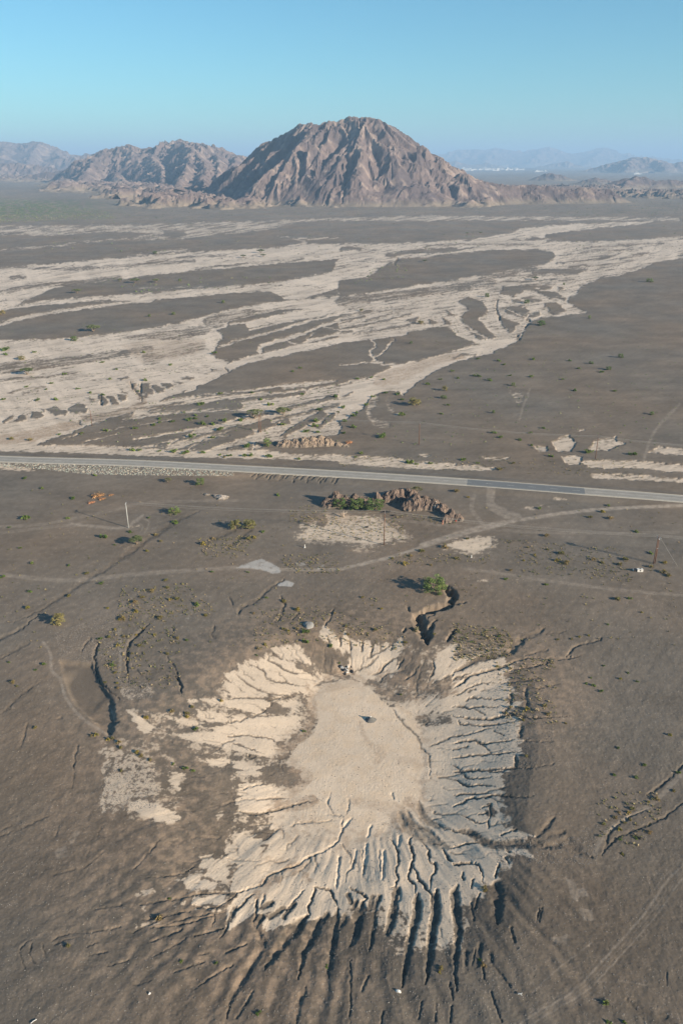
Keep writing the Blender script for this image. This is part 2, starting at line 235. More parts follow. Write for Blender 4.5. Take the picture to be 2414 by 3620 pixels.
# --- sand of the basin
P(sand, .36, 'o', '600 1500 650 1470 700 1480 745 1470 800 1462 860 1475 930 1470 975 1490 1010 1470 1060 1490 1110 1510 1190 1520 1200 1600 1195 1700 1150 1790 1160 1850 1190 1915 1170 1990 1080 2070 1060 2180 900 2190 860 2120 760 2100 640 2130 560 2080 450 2060 410 2020 500 1970 545 1860 530 1780 440 1740 420 1680 500 1600 520 1550')
P(sand, .3, 'o', '230 1700 330 1690 400 1740 430 1800 400 1900 300 1880 240 1860'); P(sand, .35, 'o', '300 1625 420 1640 500 1600 480 1700 360 1700')
P(sand, .1, 'n2', '540 200 640 225 770 290 860 335 830 370 760 410 640 420 590 350 540 300'); P(sand, .12, 'n2', '1240 250 1330 330 1380 430 1340 520 1190 560 1080 480 1190 450 1230 330')
for v_, t_, q in (
    (.9, 'n2', '640 150 700 110 740 150 780 200 830 190 880 220 940 225 1000 260 1100 250 1220 240 1230 270 1180 340 1190 390 1180 450 1060 490 1000 470 950 520 870 480 900 440 840 400 870 330 780 280 700 240 650 210'),
    (.9, 'n2', '310 270 400 265 520 260 530 310 580 350 580 380 480 360 400 350 330 310'),
    (.9, 'n2', '-5 450 60 440 150 370 280 330 350 340 470 380 500 430 560 440 700 460 760 480 720 510 640 530 560 580 430 610 280 610 -5 620'),
    (.9, 'n2', '-5 630 240 620 290 650 340 640 500 650 520 680 480 720 240 735 100 700 -5 700'),
    (1.0, 'n2', '600 540 740 505 880 495 960 530 1040 600 1070 640 1140 690 1190 760 1250 810 1330 900 1400 1010 1410 1100 1420 1180 520 1180 480 1110 420 1080 480 960 600 880 640 780 580 680 560 600'),
    (.9, 'n2', '-5 760 150 750 500 740 520 820 430 900 340 930 350 1010 260 1030 -5 975'), (.8, 'n2', '-5 1040 60 1050 220 1090 230 1150 150 1160 -5 1110'),
    (.85, 'n2', '1140 690 1300 640 1570 600 1570 1180 1420 1180 1410 1030 1330 890 1250 800'), (.9, 'n2', '1390 500 1460 450 1430 370 1460 320 1570 260 1570 470 1480 500'),
    (.9, 'n3', '-5 400 20 330 80 340 110 350 220 340 340 330 400 350 380 390 420 430 350 470 440 560 390 600 350 640 470 650 360 730 500 760 440 810 440 880 480 930 440 960 500 1000 440 1040 430 1090 350 1120 330 1180 -5 1180'),
    (.9, 'n6', '-5 -5 430 0 400 40 330 80 360 140 320 200 330 300 330 370 360 440 450 470 560 490 500 540 400 560 520 600 560 640 400 620 380 640 415 700 380 720 340 660 310 640 330 700 280 820 230 820 220 760 180 900 130 880 120 970 50 980 -5 930'),
    (.92, 'n5', '540 -5 1572 -5 1572 1180 1020 1180 1040 1030 1000 960 930 1020 880 990 780 1010 740 1060 690 1040 630 1110 590 1050 500 1080 420 1130 280 1160 230 1130 300 1050 240 1030 200 1040 100 1100 30 1150 -5 1130 -5 1020 100 890 40 880 20 830 80 700 -5 650 -5 560 40 570 60 480 120 490 190 490 220 440 310 440 320 340 200 350 60 330 90 300 60 230 120 130 280 140 400 190 560 130 520 60'),
    (.85, 'n5', '80 -5 220 20 230 75 100 80'), (.6, 'n5', '0 -20 60 10 20 60 0 60'),
    (.5, 'n8', '160 150 210 150 205 260 160 260'), (.5, 'n8', '230 150 310 150 300 300 215 300'), (.4, 'n8', '215 320 280 320 270 360'), (.75, 'n8', '350 120 415 130 405 330 340 320 330 280'),
    (.9, 'n8', '440 60 515 50 515 310 440 305'), (.8, 'n8', '540 60 590 60 590 130 560 130'), (.6, 'n8', '520 270 570 280 570 320 520 330'), (.3, 'n8', '80 260 120 260 110 290'),
    (.6, 'n4', '720 -5 1080 20 1060 120 1120 160 1100 210 900 240 720 320 700 370 690 230 730 120'), (.8, 'n4', '1190 60 1270 90 1240 210 1190 150'), (.85, 'n4', '860 270 1030 250 1130 290 1220 330 1240 390 1150 425 1060 380 940 340'),
    (.85, 'n4', '1360 650 1490 640 1490 690 1572 650 1572 820 1480 830 1420 740'), (.85, 'n4', '1210 800 1400 780 1500 870 1400 890 1300 850'), (.85, 'n4', '1330 930 1560 905 1572 970 1440 990 1320 975'), (.8, 'n4', '1340 1000 1572 990 1572 1012 1400 1020'),
    (.5, 'n4', '900 890 1100 850 1200 870 1000 920'), (.4, 'n4', '880 1040 1000 980 1040 1000 960 1060'), (.5, 'n4', '920 1110 1100 1080 1120 1110 950 1140'), (.5, 'n4', '1200 980 1280 960 1260 1000 1210 1010'), (.6, 'n4', '1490 340 1540 330 1530 385 1490 380'),
    (.85, 'n1', '890 700 950 720 1070 830 1070 870 1000 870 930 800'), (.8, 'n1', '1260 615 1340 620 1400 660 1330 670'), (.8, 'n1', '1350 610 1572 640 1572 680 1400 640'), (.85, 'n1', '1340 700 1572 730 1560 780 1450 790 1380 760'),
    (.8, 'n1', '1140 740 1250 760 1440 800 1400 830 1280 810'), (.85, 'n1', '1250 880 1450 850 1572 800 1572 970 1440 940 1280 910'), (.8, 'n1', '1430 1050 1572 1040 1572 1100 1440 1090'), (.7, 'n1', '820 1090 1000 1110 1050 1180 830 1180'),
    (.7, 'n1', '1170 1120 1280 1150 1300 1180 1200 1180'), (.4, 'n1', '1090 690 1200 700 1330 740 1250 750'), (.4, 'n1', '830 540 1050 540 1060 600 900 640 830 600'), (.5, 'n1', '720 950 850 980 1060 1060 1080 1180 720 1180'),
    (.35, 'n1', '1500 520 1572 540 1572 600 1500 580'), (.35, 'n3', '0 200 120 260 240 220 380 280 380 330 200 330 60 330')):
    P(sand, v_, t_, q)
for v_, t_, q in ((.1, 'n2', '470 370 560 390 600 420 700 450 560 445 490 410'), (.38, 'n2', '1300 760 1420 715 1572 740 1572 790 1400 820 1330 810'), (.1, 'n2', '240 730 310 650 350 660 400 690 480 700 420 725'),
                  (.1, 'n5', '0 -5 80 0 60 60 0 110 -5 110'), (.1, 'n5', '230 20 400 0 520 50 500 110 400 130 300 120 240 80'), (.1, 'n5', '200 460 300 440 340 480 300 520 190 510'), (.15, 'n5', '240 560 300 600 260 610 220 590'),
                  (.1, 'n5', '0 100 60 130 40 180 100 230 50 260 0 250'), (.05, 'n5', '0 340 60 350 50 440 0 420'), (.1, 'n3', '360 440 480 430 520 520 420 520 350 500'), (.15, 'n3', '395 600 480 590 480 640 400 650'),
                  (.1, 'n6', '240 270 290 300 300 370 250 380 235 330')):
    P(sand, v_, t_, q)
for v_, t_, w_, q in ((.7, 'n2', 30, '560 560 590 640 600 740 560 850 480 930 400 980'), (.8, 'n2', 44, '1080 480 1250 520 1400 560 1568 560'), (.6, 'n2', 26, '1070 580 1200 620 1350 640'), (.45, 'n2', 16, '935 790 950 880 1010 960 1060 1040'), (.4, 'n2', 26, '1020 960 1080 1010 1040 1060'),
                      (.7, 'n2', 26, '730 520 700 470 760 420 800 460'), (.35, 'n2', 30, '1200 1060 1280 1060 1330 1090'), (.9, 'n5', 40, '600 260 450 290 300 280'), (.8, 'n5', 44, '1200 330 1240 400 1180 400'), (.7, 'n5', 40, '1260 260 1350 320 1380 400'),
                      (.8, 'n5', 46, '480 720 380 770 280 830 230 900'), (.7, 'n5', 30, '560 690 540 760 570 800'), (.4, 'n5', 36, '900 260 1050 290 1180 300'), (.5, 'n5', 20, '250 620 300 680 500 650'), (.4, 'n2', 24, '700 560 800 540 900 500'), (.6, 'n5', 40, '480 40 560 90 460 190')):
    S(brown, v_, t_, w_, q)
for t_, q in (('n2', '1240 260 1330 330 1380 430 1300 520 1180 560 1080 470 1190 440 1230 330'), ('n2', '540 210 640 230 760 290 860 330 830 370 760 400 640 420 580 350 540 300')): P(smooth, .6, t_, q)
# --- gullies and rills
R('g', 2.6, 26, '1010 390 1080 430 1130 500 1120 570 1140 625', .9); R('g', 2.2, 16, '1140 625 1000 665 800 715 600 780', 1.4); R('g', 2.8, 34, '600 780 600 860 640 940 670 1040 730 1130 740 1230', 1.0); R('g', 1.6, 18, '810 950 770 1030 730 1080', 1.0)
R('g', .6, 7, '1140 625 1320 605;740 830 870 780;790 940 890 880'); R('g', 1.3, 12, '1180 1010 1090 1100 1050 1200', .8); R('g', .9, 9, '430 680 460 740;390 1020 380 1060;500 1000 560 1050')
R('e', 1.3, 11, '1100 745 1115 715 1190 680 1230 640 1310 585', .6); R('e', .8, 9, '1300 660 1310 700 1300 740 1265 784;1060 670 1075 700'); R('n2', .8, 8, '500 30 460 80;740 0 710 80 670 130;400 -10 385 50 340 95')
R('n2', .4, 6, '0 625 240 620 300 635 420 615 550 590;0 690 90 710 150 740 240 730 330 650 430 620;0 790 100 780 130 760 250 745 470 735;0 890 110 880 300 900 335 930;40 930 130 960 260 1010;310 290 350 340 400 350')
R('n2', .28, 5, '150 380 260 440 290 490 420 520 560 540;280 360 360 390 430 440 560 450;60 450 160 530 280 590 420 600;1120 270 1030 320 950 370;1060 330 980 400 900 430;1140 690 1190 760 1290 860 1330 900 1350 970 1400 1010 1410 1100 1415 1180;600 545 680 510 800 500;1568 880 1480 930 1400 960', 1, .8)
R('n2', .5, 7, '1180 340 1100 390 1060 440 1000 470;1430 370 1440 430 1400 500;1330 400 1280 470 1200 500;780 200 790 260;850 220 860 280;940 240 935 300;700 200 720 250;150 1010 160 1040 220 1020;1568 460 1500 480;1220 350 1190 420'); R('n2', .4, 6, '1010 280 990 330;1080 260 1060 300;1150 250 1140 290')
R('n3', 1.3, 11, '0 440 80 410 140 370 230 345 340 320 400 290', 1.2); R('n3', 2.4, 26, '390 300 430 245 500 205', .7); R('n3', 1.3, 12, '500 205 590 170 635 130', .6); R('n3', .35, 6, '635 180 720 170 800 155')
R('n3', .9, 8, '0 550 60 520 120 470 250 430 340 410 480 350 640 345;400 430 560 400 640 375 680 350;780 340 850 260 980 230 1040 200;640 345 760 350 880 330', .8); R('n3', .45, 6, '500 325 660 290;0 610 100 560 200 520 330 520;80 640 160 620 380 635;740 520 590 560;330 520 560 490 600 470')
R('n3', .6, 7, '0 680 130 690 180 680 350 690;0 940 120 915 200 935 320 925 450 910;0 1040 130 1020 300 1010 500 990;60 1130 180 1125 350 1110 480 1100;30 780 60 800 250 810 330 800 460 780;0 490 60 470 130 440'); R('n3', .9, 9, '0 750 250 770 400 735 560 760 820 745')
R('n3', .35, 5, '0 890 80 880 180 850 300 820;0 980 100 960;150 700 220 740;0 500 130 470;100 580 150 560;280 850 350 880;0 1090 60 1120;500 920 700 925;520 1110 700 1080;180 920 260 1000')
R('n3', 1.0, 11, '505 560 505 680;405 600 400 650;475 820 470 880;440 1030 440 1090;380 700 350 720')
R('n6', .6, 7, '0 55 70 50 180 40 300 55 430 30 600 30;20 110 100 150 200 145 320 160;0 580 120 550 220 540;330 490 440 460'); R('n6', .4, 5, '60 60 130 100 300 90;0 220 90 210 260 200;80 360 160 405 240 400;260 270 260 380;240 390 250 440;200 300 250 290;180 350 240 340')
R('n6', .7, 8, '0 295 70 270 120 240 200 235 310 215 440 230 560 225'); R('n6', 1.2, 13, '0 465 120 480 200 530 300 560 450 550 600 555 620 580', 1.2); R('n6', 1.3, 15, '620 580 770 555 850 600 960 650', .6); R('n6', 1.0, 11, '580 505 640 440 700 370;660 500 760 480', .7); R('n6', 1.2, 16, '790 520 880 580')
R('n6', .7, 9, '1040 620 1060 560 1090 470 1200 380 1340 315;1340 215 1440 150 1568 30 1700 -100;1030 640 1100 540 1200 480 1400 400 1568 290 1700 150', 1.0)
R('n6', .8, 9, '0 690 30 700 130 685 190 720 210 850;65 760 75 800;600 1000 580 1080;360 650 390 690;320 700 290 780'); R('n6', 1.4, 18, '290 820 320 900 320 1050', .7); R('n6', 1.2, 13, '0 900 20 1080'); R('n6', .6, 9, '140 800 130 860;360 560 390 610;180 900 150 1000;1150 610 1180 630;1220 490 1290 520')
R('n5', .55, 7, '1130 520 1180 590 1190 660 1175 740 1190 790 1170 850 1145 860;1350 530 1400 600 1410 680 1445 690 1450 750 1415 790 1410 880;600 850 720 880 740 930 780 990;60 330 140 340 210 350 290 330 400 310 520 270 600 260;190 900 130 950 100 990 20 1030', 1)
R('n5', 1.2, 11, '1170 860 1165 1000 1130 1176;1310 930 1310 1040 1290 1176', 1.3); R('n5', .8, 8, '1290 490 1265 540 1290 600 1285 700 1260 780 1300 840 1310 930;1290 700 1330 790 1380 860 1420 920 1415 1080;605 850 610 900 570 990 580 1060;1500 590 1530 650 1568 680;215 940 205 1040 190 1100;850 860 910 880 970 930 940 970', 1)
R('n5', 1.4, 14, '1440 900 1450 1000 1430 1176', 1.2); R('n5', .8, 16, '1200 330 1230 400 1290 480 1400 530 1500 570 1568 580', 1, .6); R('n5', .6, 11, '1330 260 1360 350 1420 410 1568 465;1260 330 1300 430 1400 470 1500 560', 1, .7)
R('n5', .5, 7, '805 370 800 430 780 520 680 600 560 650 490 700 300 770 250 830 110 880 40 930 0 970;540 870 430 990 400 1040;265 900 250 960 215 1030;1190 870 1200 920 1180 980', 1, .35); R('n5', .3, 5, '440 440 480 415 600 405 790 395;790 355 700 350;860 640 860 720 830 760 820 830;0 270 120 250 300 240 450 240;90 180 200 150 280 130;0 655 110 670 240 670;840 240 850 300 820 360;720 200 705 280 740 340 800 370;1150 200 1155 240;1060 600 1060 740;940 600 940 700;860 640 800 560', 1, .35)
R('n5', .5, 10, '780 640 760 860;900 600 870 720;970 560 950 760;1100 600 1080 800;1200 500 1190 560;1000 430 980 500;860 380 800 450', .8, 0.0)
R('n5', .9, 12, '850 910 860 960;900 960 880 1000;1010 920 1000 1000;1060 920 1020 1000;700 1040 640 1130;320 960 250 1000;400 1000 300 1060;470 970 400 1060;60 1000 30 1080;250 1060 200 1130')
R('n7', 2.0, 24, '1420 180 1330 270 1260 370 1220 430', .4); R('n7', 2.0, 22, '1480 190 1430 280 1400 350 1380 470', .4); R('n7', 1.3, 15, '1560 150 1540 280 1520 400 1515 460', .5); R('n7', .8, 11, '1410 510 1380 600 1370 690', .8)
R('n7', 1.4, 17, '1170 220 1210 300 1170 390 1110 490 1060 580 1050 650', .6); R('n7', .8, 10, '1170 530 1090 650;1140 310 1040 350;1080 400 980 460 900 520;940 390 810 440;840 240 700 300;1030 235 900 275;1060 190 1040 250 1010 290'); R('n7', .6, 8, '820 160 640 240 600 260;890 90 650 125;880 155 660 200;1100 75 960 75 800 100;1010 160 860 190 700 240;860 280 780 330 700 370;960 350 920 360;500 410 590 385;410 360 490 340;400 320 450 300')
R('n7', .55, 7, '240 300 270 275 330 260 420 252;90 350 110 310 150 290;90 350 120 420;150 300 140 360 180 420;200 310 210 370;250 310 300 290 380 275;290 320 310 310;620 500 700 480;980 230 1000 150 1090 90;560 230 400 260;440 150 560 130')
R('n8', 1.8, 17, '50 310 80 200 105 110', 1.2); R('n8', 1.4, 13, '235 180 265 60', .8); R('n8', 2.0, 16, '360 80 350 180 310 350 285 500', .6); R('n8', 2.2, 17, '445 60 430 200 410 350 395 490', .6); R('n8', 1.8, 17, '540 40 525 100 540 220 530 370 530 520', .5); R('n8', 1.8, 24, '720 40 715 150 720 210', .6); R('n8', 1.0, 12, '0 230 30 180;575 340 575 430;640 310 630 400;690 350 690 385;160 150 150 250 135 340;215 260 250 140')
R('n8', .7, 9, '780 230 800 300;700 400 780 500;50 380 50 460 50 560 45 670;130 450 100 520;195 610 190 670;440 580 435 660;510 590 505 660;375 570 360 640;690 520 740 660;910 200 925 140;1490 440 1490 490;330 240 320 330;600 120 610 200;620 330 600 400;500 480 520 560;650 400 660 460', .7); R('n8', 1.2, 18, '1310 560 1380 615 1460 650 1560 700', 1.3)
R('n1', .6, 7, '630 200 600 240 560 310;910 390 940 430 1040 500;1190 130 1200 170;540 950 520 1040 510 1130;1150 330 1210 410 1240 470;1480 120 1470 180 1500 210'); R('n1', 1.0, 9, '690 230 660 310 670 420 710 520 830 630;1030 110 940 190 885 270 880 400 890 510;1220 470 1250 520 1260 600'); R('n1', .7, 10, '-100 270 0 215 130 150 300 20'); R('n1', .4, 8, '0 350 200 240;0 740 150 600 300 500;150 950 200 800;380 770 430 765')
R('n4', .45, 8, '1110 520 1000 650 900 760;0 460 80 430;90 480 340 360;-100 540 250 400;380 500 420 440;600 640 620 600;580 720 720 610;370 770 520 730;680 500 700 440;500 170 520 60'); R('n4', .6, 7, '980 970 1180 935;1030 790 1200 770 1300 750;1100 1060 1300 1010;1320 980 1440 1000 1568 985;1290 750 1340 715'); R('n4', .9, 9, '1040 1140 1300 1100 1568 1020')
R('e', .8, 13, '920 270 830 310 700 390 600 460 500 530 400 590 280 670 180 730 60 784;1160 350 1060 430;1080 360 960 410'); R('c', 1.0, 7, '600 190 620 230 655 260 660 290;655 200 655 250;465 255 470 300;370 370 365 385 380 392;1045 130 1050 145'); R('b', 1.3, 7, '730 400 725 450 735 500;865 490 880 500;820 570 825 590;250 240 265 215;870 520 860 530', 1)
for i in range(26): R('e', .9, 7, f'{1180+i*15+3*(i%3)} {92+i*.8+(i*7)%5} {1165+i*15+(i*5)%9-8*((i*3)%2)} {108+(i*11)%22+i}', .5) if i % 4 != 3 else None
_r = int((1600-MY0)/MS); _l = int((-12-MX0)/MS); _q = int((2426-MX0)/MS)
for m_ in (sand, brown): m_[:_r, :_l] = m_[:_r, _l:_l+1]; m_[:_r, _q:] = m_[:_r, _q:_q+1]
def blur(m):
    p = np.pad(m, 1, mode='edge'); return (p[:-2, 1:-1]+p[2:, 1:-1]+p[1:-1, :-2]+p[1:-1, 2:]+2*p[1:-1, 1:-1])/6
for m_ in (sand, brown, white, track, smooth, stony): m_[:] = blur(m_)
sandb = blur(blur(blur(sand)))
for _ in range(14): sandb = blur(sandb)
brown[:] = blur(blur(blur(brown)))
for _ in range(14): smooth[:] = blur(smooth)
def look(m, u, v):
    x = np.clip((u-MX0)/MS, 0, MW-1.001); y = np.clip((v-MY0)/MS, 0, MH-1.001)
    i = x.astype(int); j = y.astype(int); fx = (x-i).astype(np.float32); fy = (y-j).astype(np.float32)
    return (m[j, i]*(1-fx)+m[j, i+1]*fx)*(1-fy)+(m[j+1, i]*(1-fx)+m[j+1, i+1]*fx)*fy
# ------------------------------------------------------------------ basin, road bank
BD = 4.0
bcx, bcy = [float(t) for t in G(1290, 2650, -BD)]
def polar_table(s, z):
    a = np.array([float(t) for t in s.split()]).reshape(-1, 2); X, Y = G(a[:, 0], a[:, 1], z)
    th = np.arctan2(Y-bcy, X-bcx); r = np.hypot(X-bcx, Y-bcy); o = np.argsort(th); return th[o], r[o]
RIM = polar_table('1180 2240 1400 2230 1500 2280 1700 2320 1850 2370 1890 2560 1870 2760 1850 2900 1880 2990 1850 3180 1740 3350 1560 3450 1300 3470 1100 3440 900 3330 740 3230 560 3140 560 2960 560 2800 520 2650 480 2540 650 2450 850 2310 1000 2240', 0)
FLO = polar_table('1250 2400 1400 2480 1480 2600 1510 2700 1500 2800 1400 2880 1240 2960 1130 2960 1030 2860 1050 2740 1020 2680 1110 2560 1130 2440', -BD)
def tab(T, th): return np.interp(th, T[0], T[1], period=2*np.pi)
rd = pts('s', '-900 1590 -400 1603 0 1623 460 1637 830 1656 1200 1676 1650 1705 2068 1737 2400 1763 2900 1810 3400 1865')
RX, RY = G(rd[:, 0], rd[:, 1], .9); RXY = curve(np.stack([RX, RY], 1), 8)
def road_dist(X, Y):
    yr = np.interp(X, RXY[:, 0], RXY[:, 1]); sl = np.interp(X, RXY[:, 0], np.gradient(RXY[:, 1], RXY[:, 0])); return (Y-yr)/np.sqrt(1+sl*sl)
def macro(X, Y):
    th = np.arctan2(Y-bcy, X-bcx); r = np.hypot(X-bcx, Y-bcy)
    rf, rr = tab(FLO, th)*(1+.15*pn(X/8., Y/8., 120)), tab(RIM, th); t = np.clip((r-rf)/(rr-rf), 0, 1)
    t = .62*t**1.1+.38*t*t*(3-2*t); z = -BD*(1-t)
    z = z*ss(1.0, .9, t)+0*t if False else z
    q = np.clip((1.5-(r/rr))/.5, 0, 1)*ss(.9, 1.1, r/rr); z = z+.2*q
    d = np.abs(road_dist(X, Y)); z = z+.9*ss(11, 5.2, d)*(Y > 100)
    return z+.25*pn(X/37., Y/37., 3)*ss(3, 9, d)*ss(.9, 1.3, r/rr)
GRAV = np.array([.168, .137, .106]); SAND = np.array([.585, .468, .350]); SILT = np.array([.655, .545, .44]); BRN = np.array([.335, .24, .165]); WHT = np.array([.48, .46, .43]); TRK = np.array([.36, .30, .24])
# rills of the basin: let water run down it and see where it gathers
FS, FN = .19, 620
_fx = bcx-FN*FS/2+FS*np.arange(FN); _fy = bcy-FN*FS/2+FS*np.arange(FN)
def _drain():
    X, Y = np.meshgrid(_fx, _fy); z0 = macro(X, Y); u, v = PR(X, Y, z0)
    h = z0-.8*look(carve, u, v)+.20*fbm(X/3.4, Y/3.4, 130, 3)+.05*fbm(X/.9, Y/.9, 131, 2)
    for _ in range(2): h[1:-1, 1:-1] = (h[:-2, 1:-1]+h[2:, 1:-1]+h[1:-1, :-2]+h[1:-1, 2:]+2*h[1:-1, 1:-1])/6
    idx = np.arange(FN*FN).reshape(FN, FN); best = np.zeros((FN, FN)); rec = idx.copy()
    for dy in (-1, 0, 1):
        for dx in (-1, 0, 1):
            if dx or dy:
                s = (h-np.roll(h, (-dy, -dx), (0, 1)))/math.hypot(dx, dy); k = s > best; best[k] = s[k]; rec[k] = np.roll(idx, (-dy, -dx), (0, 1))[k]
    acc = [1.0]*(FN*FN); rec = rec.ravel().tolist()
    for i in np.argsort(-h, axis=None).tolist():
        j = rec[i]
        if j != i: acc[j] += acc[i]
    a = np.log2(np.array(acc).reshape(FN, FN)).astype(np.float32); m = a.copy()
    c = ss(5.7, 8.8, a).astype(np.float32); d = c.copy()
    for dy, dx in ((0, 1), (1, 0), (0, -1), (-1, 0)): d = np.maximum(d, .75*np.roll(c, (dy, dx), (0, 1))*ss(8, 11, np.roll(a, (dy, dx), (0, 1))))
    for _ in range(1): d[1:-1, 1:-1] = (d[:-2, 1:-1]+d[2:, 1:-1]+d[1:-1, :-2]+d[1:-1, 2:]+3*d[1:-1, 1:-1])/7
    return d
DR = _drain()
def drain(X, Y):
    x = np.clip((X-_fx[0])/FS, 0, FN-1.001); y = np.clip((Y-_fy[0])/FS, 0, FN-1.001); i = x.astype(int); j = y.astype(int); fx = x-i; fy = y-j
    return (DR[j, i]*(1-fx)+DR[j, i+1]*fx)*(1-fy)+(DR[j+1, i]*(1-fx)+DR[j+1, i+1]*fx)*fy
def ground(X, Y, full=True):
    X = np.asarray(X, float); Y = np.asarray(Y, float)
    z0 = macro(X, Y); u, v = PR(X, Y, z0)
    R2 = np.sqrt(X*X+Y*Y+CAMH**2); near = ss(420, 200, R2)
    th = np.arctan2(Y-bcy, X-bcx); r = np.hypot(X-bcx, Y-bcy); rf, rr = tab(FLO, th)*(1+.15*pn(X/8., Y/8., 120)), tab(RIM, th)
    ring = ss(.9, 1.15, r/rf)*ss(1.55, 1.0, r/rr)
    thw = th+.010*pn(r/6., th*3, 41)+.012*pn(X/5., Y/5., 42)
    fing = (pn(thw*26, r*.05, 21)+.6*pn(thw*60, r*.09, 22))
    ux, uy = (u-1290), (v-2700); ul = np.hypot(ux, uy)+1
    wa = 7*(1-.4*near)
    wu = wa*fbm(u/34., v/17., 31, 4, .6)+ring*26*fing*ux/ul*.8; wv = .45*wa*fbm(u/34., v/17., 37, 4, .6)+ring*26*fing*uy/ul*.8
    k = ss(1.0, 1.25, r/rf)*ss(1.18, .85, r/rr)
    s = look(sand, u+wu, v+wv); sb_ = look(sandb, u+wu, v+wv); s = s+(sb_-s)*(.28+.2*near); c_u, c_v = u+3.6*fbm(u/15., v/15., 51, 3), v+3.6*fbm(u/15., v/15., 52, 3)
    cv = look(carve, c_u, c_v); rl = look(rill, c_u, c_v); br = look(brown, u+wu*1.5, v+wv*1.5); wh = look(white, u+wu*.6, v+wv*.6)
    tr = look(track, u+wu*.3, v+wv*.3); sm = look(smooth, u+wu*.5, v+wv*.5); st = look(stony, u+wu, v+wv)
    # rills no one could trace: run down the flanks
    n1 = np.abs(pn(thw*26, r*.05, 62)); n2 = np.abs(pn(thw*80+.35*pn(X/2., Y/2., 63), r*.10, 64))
    pr1 = np.clip(1-n1*7, 0, 1); pr2 = np.clip(1-n2*5, 0, 1)
    south = ss(-.2, -.9, np.sin(th))
    mod = .5+.5*pn(th*4, r/9., 65)
    out = ss(rr*1.5, rr*1.05, r)
    cv = cv*(.55+.55*ss(-.5, .5, pn(X/2.2, Y/2.2, 66)))*(1-.3*ss(.98, 1.3, r/rr)*ss(330, 200, R2)*ss(2.4, 1.6, cv))
    dr = drain(X, Y)*ss(1.0, 1.12, r/rf)*ss(1.25, 1.0, r/rr)
    z = z0-cv-.17*dr-k*.03*pr2-k*south*.10*pn(thw*24, r*.03, 67)-.95*sm*ss(900, 700, u)*ss(.2, .5, mod+.05)
    z = z-south*ss(.8, 1.0, r/rr)*ss(1.7, 1.1, r/rr)*.30*np.maximum(pn(thw*26+.3*pn(X/9., Y/9., 68), r*.03, 69), -.3)
    # runnels and hummocks
    dd = (X*.60+Y*.80); dp = (X*.80-Y*.60)
    dia = pn(dd/26., dp/2.1, 71)
    far = np.clip(R2/300., 1, 12)
    z = z+(.04*dia*ss(.7, 1.6, r/rr)*(1-sm)+.045*fbm(X/3.1, Y/3.1, 73, 3)*(1-.8*s)*(1-.8*sm))*near*ss(4.6, 6.5, np.abs(road_dist(X, Y)))
    z = z+.035*fbm(X/.8, Y/.8, 75, 2)*near*(1-.75*s)*(1-.7*sm)*ss(4.6, 6, np.abs(road_dist(X, Y)))
    z = z-.35*ss(240, 420, R2)*ss(.15, .75, s)*ss(9, 20, np.abs(road_dist(X, Y)))*ss(4000, 2000, R2)
    z = z+(1-near)*.06*far*.5*fbm(X/(9*far**.5), Y/(6*far**.5), 77, 3)*(1-.5*s)*ss(4.6, 12, np.abs(road_dist(X, Y)))
    flo = ss(1.05, .9, r/rf); z = z+flo*near*(0.028*ridged(X/.7, Y/.7, 101, 2)*ss(-.2, .4, pn(X/7., Y/7., 102)+.2)+.01*pn(X/.35, Y/.35, 103))
    if not full: return z
    # colour
    m1 = fbm(X/19., Y/19., 81, 3); m2 = fbm(X/2.3, Y/2.3, 83, 3); m3 = pn(X/.45, Y/.45, 85)
    strk = fbm((X*.2+Y*.35)/far/5., (Y)/far*.9, 87, 3)
    ebn = np.clip(s*(1.02-s)*4, 0, 1); s_edge = s+ebn*(.36*m2+near*(.20*m3+.36*fbm(X/.9, Y/.9, 84, 3)+.25*pn(X/6.+Y/14., Y/2.5, 86)))
    farm = 1-near; s_edge = s_edge+farm*(-.34*ss(.15, .6, fbm(u/95., (v+.16*u)/5.5, 108, 3))*(s > .2)+.25*fbm(u/30., (v+.16*u)/5., 107, 3)*ebn+.45*fbm(u/80., (v+.14*u)/6., 88, 3)*ss(.1, .45, s)*ss(1.05, .6, s)+.15*fbm(u/90., (v+.14*u)/8., 89, 3)*ss(.02, .3, s)*(s > .1))
    th_ = ss(.085, .02, np.abs(pn(u/60.+v/30., v/10., 111)+.35*pn(u/21., v/6., 112)))*ss(-.2, .3, pn(u/150., v/30., 113)); th2 = ss(.075, .02, np.abs(pn(u/75.+v/26., v/12., 114)+.35*pn(u/25., v/7., 115)))*ss(-.1, .3, pn(u/130., v/28., 116))
    s_edge = s_edge+farm*(-.45*th_*ss(.4, .7, s)+.5*th2*ss(.03, .22, sb_)*ss(.3, .1, s))
    sm_s = (ss(.30, .60, s_edge)*near+ss(.12, .85, s_edge)*(1-near))*np.clip(.45+.65*s, 0, 1.0)
    # dark gravel lying in the rills of the flanks
    fill = np.clip(rl*ss(.6, .2, sm)*ss(.1, .7, fbm(X/1.1, Y/1.1, 91, 2)*.4+.75)+np.clip(dr*1.15, 0, 1)+k*.35*ss(.45, .9, pr2)*ss(.45, .85, (r-rf)/(rr-rf)), 0, 1)
    edge_r = k*ss(.55, 1.0, (r-rf)/(rr-rf)+.35*fing)
    g = GRAV*(1+.13*m1+.10*m2*(1-sm)+.05*dia)[..., None]*np.array([1, 1, 1])
    g = g*(1+near*(.09*m3+.08*pn(X/.2, Y/.2, 98)+.08*ss(.1, .7, fbm(X/5., Y/5., 99, 3))))[..., None]*(1-.22*ss(2350, 3350, v))[..., None]; g = g*(1+.10*pn(X/60., Y/60., 92)[..., None]*np.array([1, .2, -.6]))
